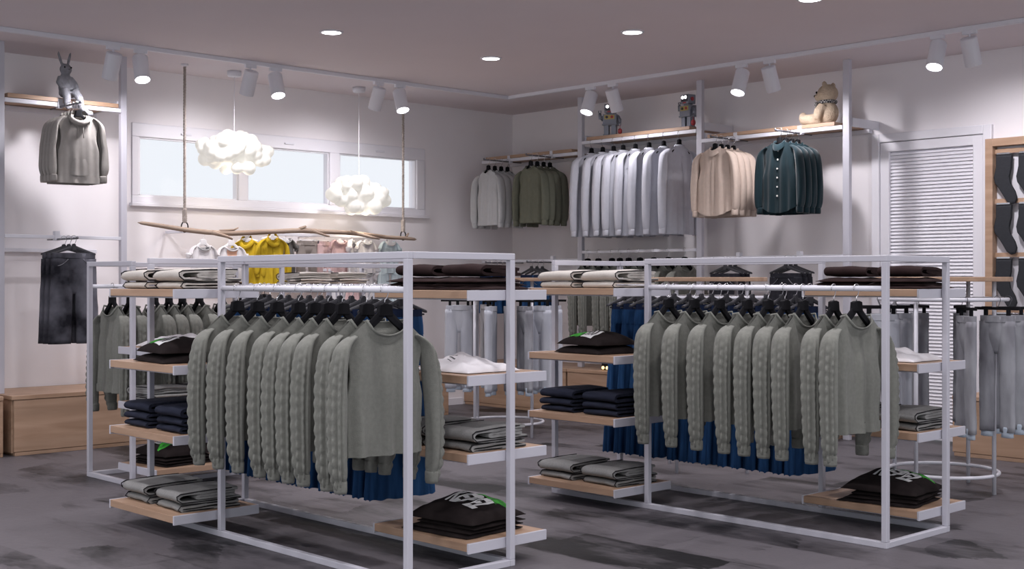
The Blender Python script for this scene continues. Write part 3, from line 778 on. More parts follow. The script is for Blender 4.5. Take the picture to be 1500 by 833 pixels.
# ------------------------------------------------------------------ lighting and fixtures
LT = (1., .955, 1.0)
def alight(name, loc, e, size, spread=150, parent=None):
    l = bpy.data.lights.new(name, 'AREA'); l.shape = 'DISK'; l.size = size; l.energy = e; l.color = LT; l.spread = math.radians(spread)
    o = bpy.data.objects.new(name, l); COL.objects.link(o); o.location = loc
    if parent: o.parent = parent
    return o
DLX, DLY = (-7.47, -5.985, -4.51, -3.03, -1.55, -.07), (6.895, 5.345, 3.795, 2.245, .695, -.855)
vis = {(0, 1): 'lit round ceiling downlight above the nearest rack, leftmost of the four', (0, 0): 'lit round ceiling downlight nearest the room corner', (1, 0): 'lit round ceiling downlight above the right-hand rack', (2, 0): 'lit round ceiling downlight cut by the top edge'}
for i, x in enumerate(DLX):
    for j, y in enumerate(DLY):
        if (i, j) in vis:
            mb = MB(); mb.lathe([(.085, 0), (.085, -.006), (.072, -.010), (.066, -.006), (.066, -.0005)], 32)
            r = part('ceiling_downlight', mb, M['white_metal'], smooth=True); r.location = (x, y, ZC)
            mb = MB(); mb.lathe([(.066, -.001), (.066, -.0085), (.05, -.0095)], 32); part('lens', mb, M['lamp'], r)
            tag(r, vis[(i, j)], 'ceiling light', 'recessed ceiling downlights')
            # a deeper fitting sits in the ceiling; the lamp itself:
        alight('downlight_lamp', (x, y, ZC - .02), 9.0, .13, 150)
@proto('track_spot')
def _():
    root = empty('track_spotlight')
    mb = MB(); mb.box((-.015, -.05, -.028), (.015, .05, 0)); mb.tube([(0, 0, -.025), (0, 0, -.075)], .008, 10); part('adapter', mb, M['white_metal'], root)
    R = Matrix.Rotation(math.radians(24), 3, 'Y')    # leans towards -x
    mb = MB(); c0 = Vector((.02, 0, -.055))
    def P(r, z, k, n=28): return c0 + R @ Vector((r * math.cos(2 * PI * k / n), r * math.sin(2 * PI * k / n), z))
    mb.rings([[P(r, z, k) for k in range(28)] for r, z in ((.02, .004), (.054, 0), (.058, -.006), (.058, -.198), (.055, -.2), (.05, -.19), (.05, -.18))], True)
    part('barrel', mb, M['white_metal'], root, smooth=False)
    mb = MB(); mb.rings([[P(r, z, k) for k in range(28)] for r, z in ((.0495, -.186), (.0495, -.194), (.03, -.197))], True)
    part('lens', mb, M['lamp'], root)
    return root
def spot(x, y, rz, label, e=70, gain=1.):
    o = place('track_spot', (x, y, ZC - .030), rz, label, 'spotlight', 'white track spotlights')
    l = bpy.data.lights.new('spot_lamp', 'SPOT'); l.energy = e * gain; l.color = LT; l.spot_size = math.radians(150 if e == WALL_E else 110); l.spot_blend = .75; l.shadow_soft_size = .05
    lo = bpy.data.objects.new('spot_lamp', l); COL.objects.link(lo)
    d = Vector((-math.sin(math.radians(24)), 0, -math.cos(math.radians(24)))); d.rotate(Matrix.Rotation(rz, 3, 'Z'))
    p = Vector((.02, 0, -.055)); p.rotate(Matrix.Rotation(rz, 3, 'Z'))
    lo.location = Vector((x, y, ZC - .03)) + p + d * .21
    lo.rotation_euler = d.to_track_quat('-Z', 'Y').to_euler()
    return o
mb = MB(); mb.box((-8.93, .5, ZC - .032), (-8.895, 8.465, ZC)); t = part('lighting_track', mb, M['white_metal'], bevel=.003); tag(t, 'white ceiling lighting track running along the left wall', 'light track')
mb = MB(); mb.box((-8.895, 8.43, ZC - .032), (0, 8.465, ZC)); t = part('lighting_track', mb, M['white_metal'], bevel=.003); tag(t, 'white ceiling lighting track running along the right wall', 'light track')
WALL_E, ROOM_E = 42, 22
for k, (ya, yb, w) in enumerate(((4.40, 4.62, 'above the left clothes bay'), (5.58, 5.82, 'above the first cloud lamp'), (6.88, 7.12, 'above the second cloud lamp'))):
    spot(-8.912, ya, 0, 'white track spotlight turned to the left wall ' + w, WALL_E)
    spot(-8.912, yb, PI * .93, 'white track spotlight shining into the room ' + w, ROOM_E)
for k, (xa, xb, w) in enumerate(((-7.83, -7.56, 'above the toy robots'), (-6.17, -5.90, 'above the beige shirts'), (-4.47, -4.23, 'above the louvred door'))):
    spot(xa, 8.447, PI * .53, 'white track spotlight shining into the room ' + w, ROOM_E)
    spot(xb, 8.447, -PI / 2, 'white track spotlight turned to the right wall ' + w, WALL_E, (.5, .95, 1.15)[k])
w = bpy.data.worlds.new('daylight'); S.world = w; w.use_nodes = True
w.node_tree.nodes['Background'].inputs['Color'].default_value = (.865, .90, .96, 1); w.node_tree.nodes['Background'].inputs['Strength'].default_value = .87

# ------------------------------------------------------------------ clothes racks
W, DP, H, T = 2.24, .62, 1.40, .03
SHZ = (.125, .515, .86, 1.235)
def make_rack():
    r = empty('clothes_rack')
    def bar(name, a, b, bev=.003):
        m_ = MB(); m_.box(a, b); return part(name, m_, M['frame'], r, bevel=bev)
    for x, y in ((0, 0), (.73, 0), (W - T, 0), (0, DP - T), (1.48, DP - T), (W - T, DP - T)): bar('post', (x, y, T), (x + T, y + T, H - T))
    bar('top_rail', (.73, 0, H - T), (W, T, H)); bar('top_rail', (0, DP - T, H - T), (1.51, DP, H))
    bar('top_rail', (0, 0, H - T), (T, DP - T, H)); bar('top_rail', (W - T, T, H - T), (W, DP, H))
    bar('base_rail', (0, 0, 0), (W, T, T)); bar('base_rail', (0, DP - T, 0), (W, DP, T)); bar('base_rail', (0, T, 0), (T, DP - T, T)); bar('base_rail', (W - T, T, 0), (W, DP - T, T))
    for a, b, y in ((.76, W - T, T / 2), (T, 1.48, DP - T / 2)):
        m_ = MB(); m_.tube([(a, y, 1.24), (b, y, 1.24)], .0135, 16); part('hanging_rail', m_, M['white_metal'], r, smooth=True)
    for side in (0, 1):
        x0, x1, y0, y1 = (.035, .72, -.235, .25) if side == 0 else (1.52, 2.205, .37, .855)
        for z in SHZ:
            m_ = MB(); e = .012
            m_.box((x0, y0, z - .045), (x0 + e, y1, z + .001)); m_.box((x1 - e, y0, z - .045), (x1, y1, z + .001))
            m_.box((x0 + e, y0 + .02, z - .043), (x1 - e, y1 - .02, z - .03))
            tr = part('shelf_tray', m_, M['frame'], r, bevel=.002)
            m_ = MB(); m_.box((x0 + e, y0 + .001, z - .036), (x1 - e, y1 - .001, z)); o = part('shelf_board', m_, M['oakx'], tr, bevel=.002); o['label'] = 'oak board set in the metal tray'
    return r
PROTO['rack'] = (make_rack, False)
HOOKS = (.894, 1.074, 1.244, 1.423, 1.554, 1.656, 1.764, 1.941, 2.068)
RACKS = [((-6.37, 3.34), 0., 'nearest rack', 'white metal clothes rack nearest the camera with sage sweaters and side shelves', True, True),
         ((-5.40, 5.48), 0., 'right-hand rack', 'white metal clothes rack right of centre with sage sweaters and side shelves', True, True),
         ((-7.95, 5.98), -PI / 2, 'rear left rack', 'white metal clothes rack turned sideways behind the nearest rack, by the left bench', False, False)]
for ri, ((ox, oy), rz, rn, rl, full, back) in enumerate(RACKS):
    c, s = math.cos(rz), math.sin(rz)
    def W3(x, y, z): return (ox + x * c - y * s, oy + x * s + y * c, z)
    place('rack', W3(0, 0, 0), rz, rl, 'clothes rack', 'clothes racks')
    rng = random.Random(20 + ri)
    dirn = 'left' if ri < 2 else 'back'
    for k, x in enumerate(HOOKS):
        ordn = ORD[k] if ri < 2 else ORD[8 - k]
        wh = '%s from the %s' % (ordn, 'left' if ri < 2 else 'near end')
        a = rng.uniform(-.05, .05) if k < 8 else (-.10 if ri < 2 else .0)
        place('sweater', W3(x, T / 2, 1.24), rz + a, 'sage knit sweater, %s, front rail of %s' % (wh, rn), 'sweater', 'sage sweaters on the %s' % rn)
        place('black_hanger', W3(x, T / 2, 1.24), rz + a, 'black hanger of %s sage sweater from the %s, %s' % (ordn, 'left' if ri < 2 else 'near end', rn), 'hanger', 'black hangers on the %s' % rn)
    if back:
        for k in range(15):
            x = .075 + .0965 * k + rng.uniform(-.012, .012)
            a = rng.uniform(-.12, .12)
            place('skirt', W3(x, DP - T / 2, 1.24), rz + a, 'long blue denim skirt, %s from the left, back rail of %s' % (ORD[k], rn), 'skirt', 'denim skirts on the %s' % rn)
            place('charcoal_hanger', W3(x, DP - T / 2, 1.24), rz + a, 'charcoal hanger of the %s denim skirt from the left, %s' % (ORD[k], rn), 'hanger', 'charcoal hangers on the %s' % rn)
    def pile(kinds, x, y, z, hs, what, cat, where, a=0., names=None):
        zz = z
        for q, (kd, h) in enumerate(zip(kinds, hs)):
            pos = (names or (['lower', 'upper'] if len(kinds) == 2 else ['bottom', 'middle', 'top'] if len(kinds) == 3 else ['single']))[q]
            place(kd, W3(x + rng.uniform(-.006, .006), y + rng.uniform(-.006, .006), zz), rz + a + rng.uniform(-.04, .04), ('%s, %s, %s, %s' % (what, pos, where, rn)) if len(kinds) > 1 else '%s, %s, %s' % (what, where, rn), cat, '%s on the %s' % (cat + 's folded', rn))
            zz += h
    ea, eb = ('left', 'right') if ri < 2 else ('rear', 'front')
    L, Rr = 'left top shelf', 'right top shelf'
    lt = 'left end' if ri < 2 else 'far end'; rt = 'right end' if ri < 2 else 'near end'
    for px_, nm in ((.20, 'left'), (.545, 'right')):
        pile(('oat_low', 'oat_top'), px_, .0, SHZ[3], (.039, .07), 'folded oatmeal trousers', 'trousers', '%s pile, %s top shelf' % (nm, lt), a=-.05)
        if full: pile(('navy_0', 'navy_1', 'navy_2'), px_, -.01, SHZ[1], (.037, .043, .05), 'folded navy pullover', 'pullover', '%s pile, %s third shelf' % (nm, lt))
        if full: pile(('grey_low', 'grey_top'), px_, .0, SHZ[0], (.039, .07), 'folded grey trousers', 'trousers', '%s pile, %s bottom shelf' % (nm, lt), a=-.05)
    if full: pile(('plain_tee', 'print_tee'), .40, -.02, SHZ[2], (.048, .06), 'folded black shirt', 'shirt', '%s second shelf' % lt, a=-.1)
    for px_, nm in ((1.70, 'left'), (2.03, 'right')):
        pile(('brown_low', 'brown_top'), px_, .60, SHZ[3], (.062, .05), 'folded dark brown shirt', 'shirt', '%s pile, %s top shelf' % (nm, rt), a=.1)
        pile(('grey_low', 'grey_top'), px_, .60, SHZ[1], (.039, .07), 'folded grey trousers', 'trousers', '%s pile, %s third shelf' % (nm, rt))
    pile(('white_tee',), 1.93, .60, SHZ[2], (.05,), 'rumpled folded white shirt', 'shirt', '%s second shelf' % rt)
    pile(('big_plain_tee', 'big_print_tee'), 1.93, .60, SHZ[0], (.06, .06), 'folded black shirt', 'shirt', '%s bottom shelf' % rt, a=.12)

# ------------------------------------------------------------------ wall shelving
def upright(mb, x, y): mb.box((x - .025, y - .02, 0), (x + .025, y + .02, ZC))
rf = empty('shelving_frame', (-7.04, 9.01, 0)); tag(rf, 'white floor-to-ceiling uprights and hanging rails along the right wall', 'shelving')
def rpart(name, a, b, bev=.003):
    m_ = MB(); m_.box(tuple(p - q for p, q in zip(a, (-7.04, 9.01, 0))), tuple(p - q for p, q in zip(b, (-7.04, 9.01, 0)))); return part(name, m_, M['frame'] if name == 'upright' else M['white_metal'], rf, bevel=bev)
UX = (-8.48, -7.03, -5.55)
for x in UX: rpart('upright', (x - .03, 8.995, 0 if x > -5.6 else .4405), (x + .03, 9.035, ZC))
BAYS = [(-9.885, -8.51, 2.515), (-8.45, -7.06, 2.61), (-7.0, -5.58, 2.515)]
for (a, b, z), (low) in zip(BAYS, (1.475, 1.55, 1.475)):
    rpart('hanging_rail', (a, 8.99, z - .02), (b, 9.02, z + .012)); rpart('wall_batten', (a, 9.40, z - .02), (b, 9.445, z + .012))
    rpart('hanging_rail', (a, 8.993, low - .013), (b, 9.018, low + .013))
for (a, b, z) in BAYS[1:]:
    for x in (a + .004, b - .004 + .06):
        rpart('shelf_bracket', (x - .012, 9.035, z - .0), (x + .012, 9.445, z + .07))
rpart('shelf_bracket', (-8.51, 9.035, 2.51), (-8.49, 9.445, 2.58))
for (a, b, z), lb in zip(BAYS, ('oak shelf in the corner bay above the grey and olive sweatshirts', 'oak shelf under the toy robots above the pale shirts', 'oak shelf under the teddy bear')):
    m_ = MB(); m_.box((a + .07, 8.985, z + .014), (b - .07, 9.43, z + .044)); o = part('wooden_shelf', m_, M['oakx'], bevel=.002); tag(o, lb, 'shelf', 'oak wall shelves')
lf = empty('shelving_frame', (-9.45, 4.26, 0)); tag(lf, 'white floor-to-ceiling uprights and hanging rails on the left wall beside the window', 'shelving')
def lpart(name, a, b, bev=.003):
    m_ = MB(); o_ = (-9.45, 4.26, 0); m_.box(tuple(p - q for p, q in zip(a, o_)), tuple(p - q for p, q in zip(b, o_))); return part(name, m_, M['frame'] if name == 'upright' else M['white_metal'], lf, bevel=bev)
for y in (3.775, 4.748): lpart('upright', (-9.475, y - .025, .4405), (-9.43, y + .025, ZC))
lpart('hanging_rail', (-9.455, 3.80, 2.605), (-9.43, 4.723, 2.637)); lpart('hanging_rail', (-9.453, 3.80, 1.597), (-9.428, 4.723, 1.623)); lpart('wall_batten', (-9.895, 3.8, 2.60), (-9.85, 4.723, 2.635)); lpart('wall_batten', (-9.895, 3.8, 1.50), (-9.85, 4.723, 1.53))
lpart('shelf_bracket', (-9.89, 3.80, 2.637), (-9.47, 3.815, 2.70)); lpart('shelf_bracket', (-9.89, 4.707, 2.637), (-9.47, 4.722, 2.70))
lpart('window_rail', (-9.615, 5.35, 1.675), (-9.59, 7.75, 1.70)); lpart('window_rail', (-9.615, 6.7, 1.36), (-9.59, 7.75, 1.385))
for y in (5.36, 6.72, 7.74): lpart('rail_bracket', (-9.89, y - .01, 1.675), (-9.6, y + .01, 1.70))
for y in (6.71, 7.74): lpart('rail_bracket', (-9.89, y - .01, 1.36), (-9.6, y + .01, 1.385))
m_ = MB(); m_.box((-9.87, 3.82, 2.64), (-9.425, 4.70, 2.672)); o = part('wooden_shelf', m_, M['oaky'], bevel=.002); tag(o, 'oak shelf under the grey rabbit on the left wall', 'shelf', 'oak wall shelves')

@proto('faceout')
def _():       # sits on a rail (origin = rail centre), arm towards +x
    m_ = MB(); m_.box((-.022, -.02, -.028), (.022, .02, .045)); r = part('faceout_arm', m_, M['white_metal'], bevel=.003)
    m_ = MB(); m_.tube([(.02, 0, -.018), (.36, 0, -.018)], .0075, 10); m_.ell((.362, 0, -.014), (.009, .009, .012)); part('arm_rod', m_, M['darkmetal'], r, smooth=True)
    m_ = MB(); m_.tube([(.0, 0, -.018), (-.16, 0, -.018)], .0055, 8); part('rear_rod', m_, M['darkmetal'], r, smooth=True)
    return r
def faceout(loc, rz, label, kind, hang, n, step, glabel, cat, hl, tw=0., first=.30):
    place('faceout', loc, rz, label, 'display arm', 'projecting clothes arms')
    for k in range(n):
        d = first - step * k
        p = (loc[0] + d * math.cos(rz), loc[1] + d * math.sin(rz), loc[2] - .018)
        a = rz + tw + random.uniform(-.04, .04)
        on = 'front' if k == 0 else ('rearmost' if k == n - 1 else ORD[k])
        place(kind, p, a, glabel % on, cat, (glabel % 'hanging'))
        place(hang, p, a, hl % on, 'hanger', (hl % 'hanging'))
R90 = -PI / 2
faceout((-9.47, 9.005, 2.51), R90, 'projecting arm carrying the grey sweatshirts in the corner bay', 'grey_sweatshirt', 'slim_hanger', 4, .088, 'light grey sweatshirt, %s one on the corner bay arm', 'sweatshirt', 'black hanger of the %s light grey sweatshirt in the corner bay')
faceout((-8.86, 9.005, 2.515), R90, 'projecting arm carrying the olive sweatshirts', 'olive_sweatshirt', 'slim_hanger', 4, .088, 'olive green sweatshirt, %s one beside the grey sweatshirts', 'sweatshirt', 'black hanger of the %s olive sweatshirt')
faceout((-6.63, 9.005, 2.51), R90, 'projecting arm carrying the beige shirts', 'beige_shirt', 'slim_hanger', 4, .085, 'beige shirt, %s one on its wall arm', 'shirt', 'black hanger of the %s beige shirt', tw=.0)
faceout((-5.98, 9.005, 2.51), R90, 'projecting arm carrying the dark teal shirts', 'teal_shirt', 'slim_hanger', 4, .085, 'dark teal buttoned shirt, %s one on its wall arm', 'shirt', 'black hanger of the %s dark teal shirt', tw=.0)
faceout((-9.44, 9.005, 1.475), R90, 'lower projecting arm with blue shorts nearest the room corner', 'blue_shorts', 'charcoal_hanger', 3, .075, 'blue denim shorts, %s pair under the grey sweatshirts', 'shorts', 'charcoal hanger of the %s blue shorts under the grey sweatshirts')
faceout((-8.85, 9.005, 1.475), R90, 'lower projecting arm with blue shorts under the olive sweatshirts', 'blue_shorts', 'charcoal_hanger', 3, .075, 'blue denim shorts, %s pair under the olive sweatshirts', 'shorts', 'charcoal hanger of the %s blue shorts under the olive sweatshirts')
faceout((-6.60, 9.005, 1.475), R90, 'lower projecting arm with dark shorts under the beige shirts', 'dark_shorts', 'charcoal_hanger', 3, .07, 'charcoal denim shorts, %s pair under the beige shirts', 'shorts', 'charcoal hanger of the %s charcoal shorts under the beige shirts', first=.2)
faceout((-5.99, 9.005, 1.475), R90, 'lower projecting arm with dark shorts under the teal shirts', 'dark_shorts', 'charcoal_hanger', 3, .07, 'charcoal denim shorts, %s pair under the teal shirts', 'shorts', 'charcoal hanger of the %s charcoal shorts under the teal shirts', first=.2)
faceout((-9.443, 4.225, 2.62), 0, 'projecting arm carrying the taupe hoodies under the rabbit', 'taupe_hoodie', 'slim_hanger', 4, .058, 'taupe hoodie with pouch pocket, %s one below the rabbit', 'hoodie', 'black hanger of the %s taupe hoodie', tw=-.12, first=.33)
faceout((-9.44, 4.20, 1.61), 0, 'projecting arm carrying the black jeans on the left wall', 'black_jeans', 'charcoal_hanger', 3, .085, 'wide washed black jeans, %s pair below the taupe hoodies', 'jeans', 'charcoal hanger of the %s black jeans', tw=-.12, first=.30)
for k, x in enumerate((-8.328, -8.183, -8.044, -7.924, -7.773, -7.608, -7.434, -7.256)):
    a = PI + random.uniform(-.03, .03)
    place('pale_shirt', (x, 9.0, 2.60), a, 'pale grey-blue long shirt under the robots, %s from the left' % ORD[k], 'shirt', 'pale shirts under the robot shelf')
    place('slim_hanger', (x, 9.0, 2.60), a, 'black hanger of the %s pale long shirt from the left' % ORD[k], 'hanger', 'hangers of the pale shirts')
for k, x in enumerate((-8.378, -8.239, -8.066, -7.967, -7.857, -7.719, -7.551, -7.382, -7.194)):
    a = random.uniform(-.04, .04)
    place('sweater', (x, 9.0, 1.55), a, 'sage knit sweater below the pale shirts, %s from the left' % ORD[k], 'sweater', 'sage sweaters on the lower wall rail')
    place('black_hanger', (x, 9.0, 1.55), a, 'black hanger on the lower wall rail, %s from the left' % ORD[k], 'hanger', 'black hangers on the lower wall rail')

# ------------------------------------------------------------------ round racks with trousers
@proto('round_rack')
def _():
    r = empty('round_rack')
    def ring(name, R, z, t, m):
        m_ = MB(); m_.tube([(R * math.cos(2 * PI * k / 64), R * math.sin(2 * PI * k / 64), z) for k in range(64)], t, 10, closed=True); return part(name, m_, m, r, smooth=True)
    ring('base_ring', .325, .11, .011, M['white_metal']); ring('hanging_ring', .375, 1.165, .012, M['white_metal'])
    for k in range(4):
        a = PI / 2 * k; m_ = MB(); x, y = .328 * math.cos(a), .328 * math.sin(a)
        m_.tube([(x, y, 0), (x, y, 1.275)], .0125, 12); part('leg', m_, M['white_metal'], r, smooth=True)
        m_ = MB(); m_.tube([(x, y, 1.165), (x * .375 / .328, y * .375 / .328, 1.165)], .008, 8); part('spoke', m_, M['white_metal'], r)
    m_ = MB(); m_.lathe([(.40, 1.272), (.403, 1.275), (.403, 1.297), (.40, 1.3)], 72); o = part('round_top', m_, M['oakx'], r); o['label'] = 'round oak top'
    return r
for (cx, cy), nm, lb, angs in (((-3.852, 7.344), 'right', 'round white trouser rack with oak top in front of the louvred door', [(20, 'g'), (352, 'g'), (318, 'g'), (140, 'g'), (165, 'p'), (196, 'g'), (222, 'p'), (100, 'g')]),
                               ((-7.714, 7.268), 'middle', 'round white trouser rack with oak top behind the nearest rack, by the room corner', [(8, 'p'), (34, 'p'), (343, 'g'), (300, 'p'), (322, 'g'), (160, 'g'), (198, 'p'), (228, 'p')]),
                               ((-5.37, 6.962), 'hidden', 'round white rack with oak top behind the right-hand rack', [])):
    place('round_rack', (cx, cy, 0), 0, lb, 'round rack', 'round racks')
    where = 'rack by the door' if nm == 'right' else 'rack by the corner'
    cnt = {'p': 0, 'g': 0}
    order = sorted(angs, key=lambda q: math.cos(math.radians(q[0]) - math.radians(46.3)))
    for an, kd in order:
        a = math.radians(an); p = (cx + .375 * math.cos(a), cy + .375 * math.sin(a), 1.165)
        n = cnt[kd]; cnt[kd] += 1
        place('pale_joggers' if kd == 'p' else 'grey_joggers', p, a - PI / 2, '%s jogger trousers, %s such pair from the left, round %s' % ('pale' if kd == 'p' else 'mottled grey', ORD[n], where), 'trousers', 'joggers on the round ' + where)
        place('clip_hanger', p, a - PI / 2, 'black clip bar of the %s %s joggers from the left, round %s' % (ORD[n], 'pale' if kd == 'p' else 'grey', where), 'hanger', 'clip hangers on the round ' + where)

# ------------------------------------------------------------------ benches and counters
def bench(name, a, b, label, grain, lip, group):
    """a lift-off oak unit: carcass, overhanging top, dark plinth gap; lip = +x or -y front"""
    r = empty(name, ((a[0] + b[0]) / 2, (a[1] + b[1]) / 2, 0)); c = r.location
    tag(r, label, 'bench', group)
    def bx(n, p, q, m, bev=.003):
        m_ = MB(); m_.box((p[0] - c.x, p[1] - c.y, p[2]), (q[0] - c.x, q[1] - c.y, q[2])); return part(n, m_, m, r, bevel=bev)
    mk = M['oaky'] if grain == 'y' else M['oakx']
    z = b[2]
    if lip == 'x':
        bx('top', (a[0], a[1] - .0, z - .03), (b[0], b[1], z), mk); bx('front_panel', (b[0] - .03, a[1] + .02, .03), (b[0] - .008, b[1] - .0, z - .032), mk)
        bx('carcass', (a[0], a[1] + .03, .03), (b[0] - .035, b[1] - .02, z - .03), M['brown']); bx('plinth', (a[0] + .02, a[1] + .03, 0), (b[0] - .012, b[1] - .02, .028), mk)
        bx('side_panel', (a[0] + .02, a[1] + .012, .02), (b[0] - .035, a[1] + .03, z - .03), mk); bx('side_panel', (a[0] + .02, b[1] - .02, 0), (b[0] - .01, b[1], z - .03), mk)
    else:
        bx('top', (a[0], a[1], z - .03), (b[0], b[1], z), mk); bx('front_panel', (a[0] + .0, a[1] + .008, .03), (b[0] - .012, a[1] + .03, z - .032), mk)
        bx('carcass', (a[0] + .02, a[1] + .035, .03), (b[0] - .02, b[1], z - .03), M['brown']); bx('plinth', (a[0] + .01, a[1] + .012, 0), (b[0] - .02, b[1] - .02, .028), mk)
        bx('side_panel', (a[0], a[1] + .03, 0), (a[0] + .018, b[1], z - .03), mk)
    return r
bench('oak_bench', (-9.895, 1.9, 0), (-9.2, 3.70, .44), 'low oak bench end at the left photo edge', 'y', 'x', 'low oak benches')
bench('oak_bench', (-9.895, 3.755, 0), (-9.19, 5.84, .44), 'low oak bench under the black jeans on the left wall', 'y', 'x', 'low oak benches')
bench('oak_bench', (-9.895, 5.845, 0), (-9.19, 7.94, .44), 'low oak bench along the left wall nearest the room corner', 'y', 'x', 'low oak benches')
bench('oak_bench', (-9.895, 8.745, 0), (-8.425, 9.44, .44), 'low oak bench in the corner behind the round rack', 'x', 'y', 'low oak benches')
bench('oak_bench', (-8.415, 8.745, 0), (-7.0, 9.44, .44), 'low oak bench against the right wall under the lower sweaters', 'x', 'y', 'low oak benches')
bench('oak_bench', (-6.995, 8.745, 0), (-5.6, 9.44, .44), 'low oak bench under the charcoal shorts', 'x', 'y', 'low oak benches')
bench('oak_counter', (-4.516, 8.745, 0), (-2.9, 9.44, .44), 'low oak counter below the sock display at the right edge', 'x', 'y', 'low oak benches')
# small black two-bulb box on the bench
r = empty('small_lamp_box', (-8.0, 8.86, .44)); tag(r, 'small black box with two gold bulbs on the bench behind the denim skirts', 'lamp')
m_ = MB(); m_.cbox((0, 0, .06), (.10, .05, .06)); m_.cbox((0, 0, .015), (.10, .05, .03)); part('box', m_, M['black'], r, bevel=.004)
for q in (-.026, .026):
    m_ = MB(); m_.ell((q, -.03, .024), (.016, .012, .016)); part('bulb', m_, M['bulb'], r, smooth=True)
# baskets on the counter
for q, z, lb in ((0, .44, 'white basket with a printed front on the oak counter, lower of two'), (1, .60, 'white basket with a printed front stacked on the lower basket')):
    r = empty('storage_basket', (-3.90, 8.95, z)); tag(r, lb, 'basket', 'printed baskets on the counter')
    m_ = MB(); m_.box((-.19, -.13, 0), (.19, .13, .012)); m_.box((-.2, -.14, .115), (.2, .14, .15)); m_.box((-.19, -.13, .01), (-.175, .13, .12)); m_.box((.175, -.13, .01), (.19, .13, .12)); m_.box((-.19, .115, .01), (.19, .13, .12))
    part('body', m_, M['white_metal'], r, bevel=.004)
    m_ = MB(); m_.box((-.175, -.13, .012), (.175, -.118, .115)); part('printed_front', m_, M['glassdark'], r)
# sock display
r = empty('sock_display', (-4.0, 9.42, 0)); tag(r, 'oak-framed wall panel for socks at the right photo edge', 'display panel')
def sb(n, a, b, m, bev=.003):
    m_ = MB(); m_.box((a[0] + 4., a[1] - 9.42, a[2]), (b[0] + 4., b[1] - 9.42, b[2])); return part(n, m_, m, r, bevel=bev)
SX0, SX1, SZ0, SZ1 = -4.565, -3.2, .60, 2.36
sb('frame', (SX0, 9.36, SZ0), (SX0 + .06, 9.448, SZ1), M['oakx']); sb('frame', (SX0 + .06, 9.36, SZ1 - .06), (SX1, 9.448, SZ1), M['oakx']); sb('frame', (SX1 - .06, 9.36, SZ0), (SX1, 9.448, SZ1 - .06), M['oakx'])
sb('back_board', (SX0 + .06, 9.435, SZ0), (SX1 - .06, 9.448, SZ1 - .06), M['white_trim'])
ROWS = (2.245, 1.865, 1.455, 1.035)
for z in ROWS:
    sb('rail', (SX0 + .06, 9.40, z), (SX1 - .06, 9.412, z + .035), M['oakx']); sb('rail_edge', (SX0 + .06, 9.395, z - .006), (SX1 - .06, 9.412, z), M['chrome'])
@proto('sock')
def _():
    prof = [(.0, 0), (.125, 0), (.12, -.10), (.105, -.17), (.115, -.225), (.15, -.285), (.165, -.335), (.150, -.375), (.115, -.382), (.085, -.36), (.055, -.31), (.02, -.255), (-.01, -.215), (-.018, -.17), (.0, -.09)]
    m_ = MB(); n = len(prof); cx = sum(p[0] for p in prof) / n; cz = sum(p[1] for p in prof) / n
    rows = []
    for sc, y in ((.9, -.028), (.985, -.022), (1.0, -.012), (.97, -.002)):
        rows.append([(cx + (x - cx) * sc, y, cz + (z - cz) * sc) for x, z in prof])
    m_.rings(rows, True); o = part('sock', m_, M['sock'], smooth=False, bevel=.004)
    c = MB(); c.box((.012, -.03, .0), (.113, -.001, .012)); part('header_clip', c, M['chrome'], o)
    return o
RN = ('top', 'second', 'third', 'lowest')
for ri, z in enumerate(ROWS):
    for k in range(3):
        place('sock', (-4.485 + .175 * k, 9.395, z - .01), 0, 'charcoal sock in the %s row of the wall panel, %s from the left' % (RN[ri], ORD[k]), 'sock', 'charcoal socks on the wall panel')

# ------------------------------------------------------------------ branch, ropes, clouds, baby clothes
BX = -9.42
bz = [(4.845, 1.742), (5.05, 1.722), (5.27, 1.694), (5.5, 1.677), (5.72, 1.672), (5.95, 1.692), (6.2, 1.705), (6.45, 1.725), (6.62, 1.712), (6.9, 1.715), (7.15, 1.70), (7.4, 1.678), (7.56, 1.680), (7.74, 1.668)]
m_ = MB(); m_.tube([(BX + .012 * math.sin(i * 1.7), y, z) for i, (y, z) in enumerate(bz)], [.016, .019, .021, .022, .023, .023, .021, .024, .022, .021, .020, .019, .018, .017], 12)
br = part('hanging_branch', m_, M['branch'], smooth=True, subdiv=1); tag(br, 'long bare branch hung level on two ropes below the window', 'branch')
for pts, rr in (([(BX, 5.52, 1.68), (BX + .03, 5.66, 1.645), (BX + .04, 5.70, 1.625)], [.02, .012, .008]), ([(BX, 5.60, 1.69), (BX + .01, 5.73, 1.705), (BX + .0, 5.78, 1.725)], [.014, .009, .005]),
                ([(BX, 6.40, 1.73), (BX + .01, 6.46, 1.755)], [.018, .01]), ([(BX + .02, 6.52, 1.72), (BX + .05, 6.64, 1.68), (BX + .055, 6.68, 1.672)], [.014, .01, .007]), ([(BX, 6.95, 1.72), (BX + .05, 7.15, 1.675), (BX + .06, 7.24, 1.662)], [.018, .013, .008]), ([(BX, 7.60, 1.69), (BX, 7.63, 1.725)], [.014, .008])):
    t_ = MB(); t_.tube(pts, rr, 8); part('twig', t_, M['branch'], br, smooth=True)
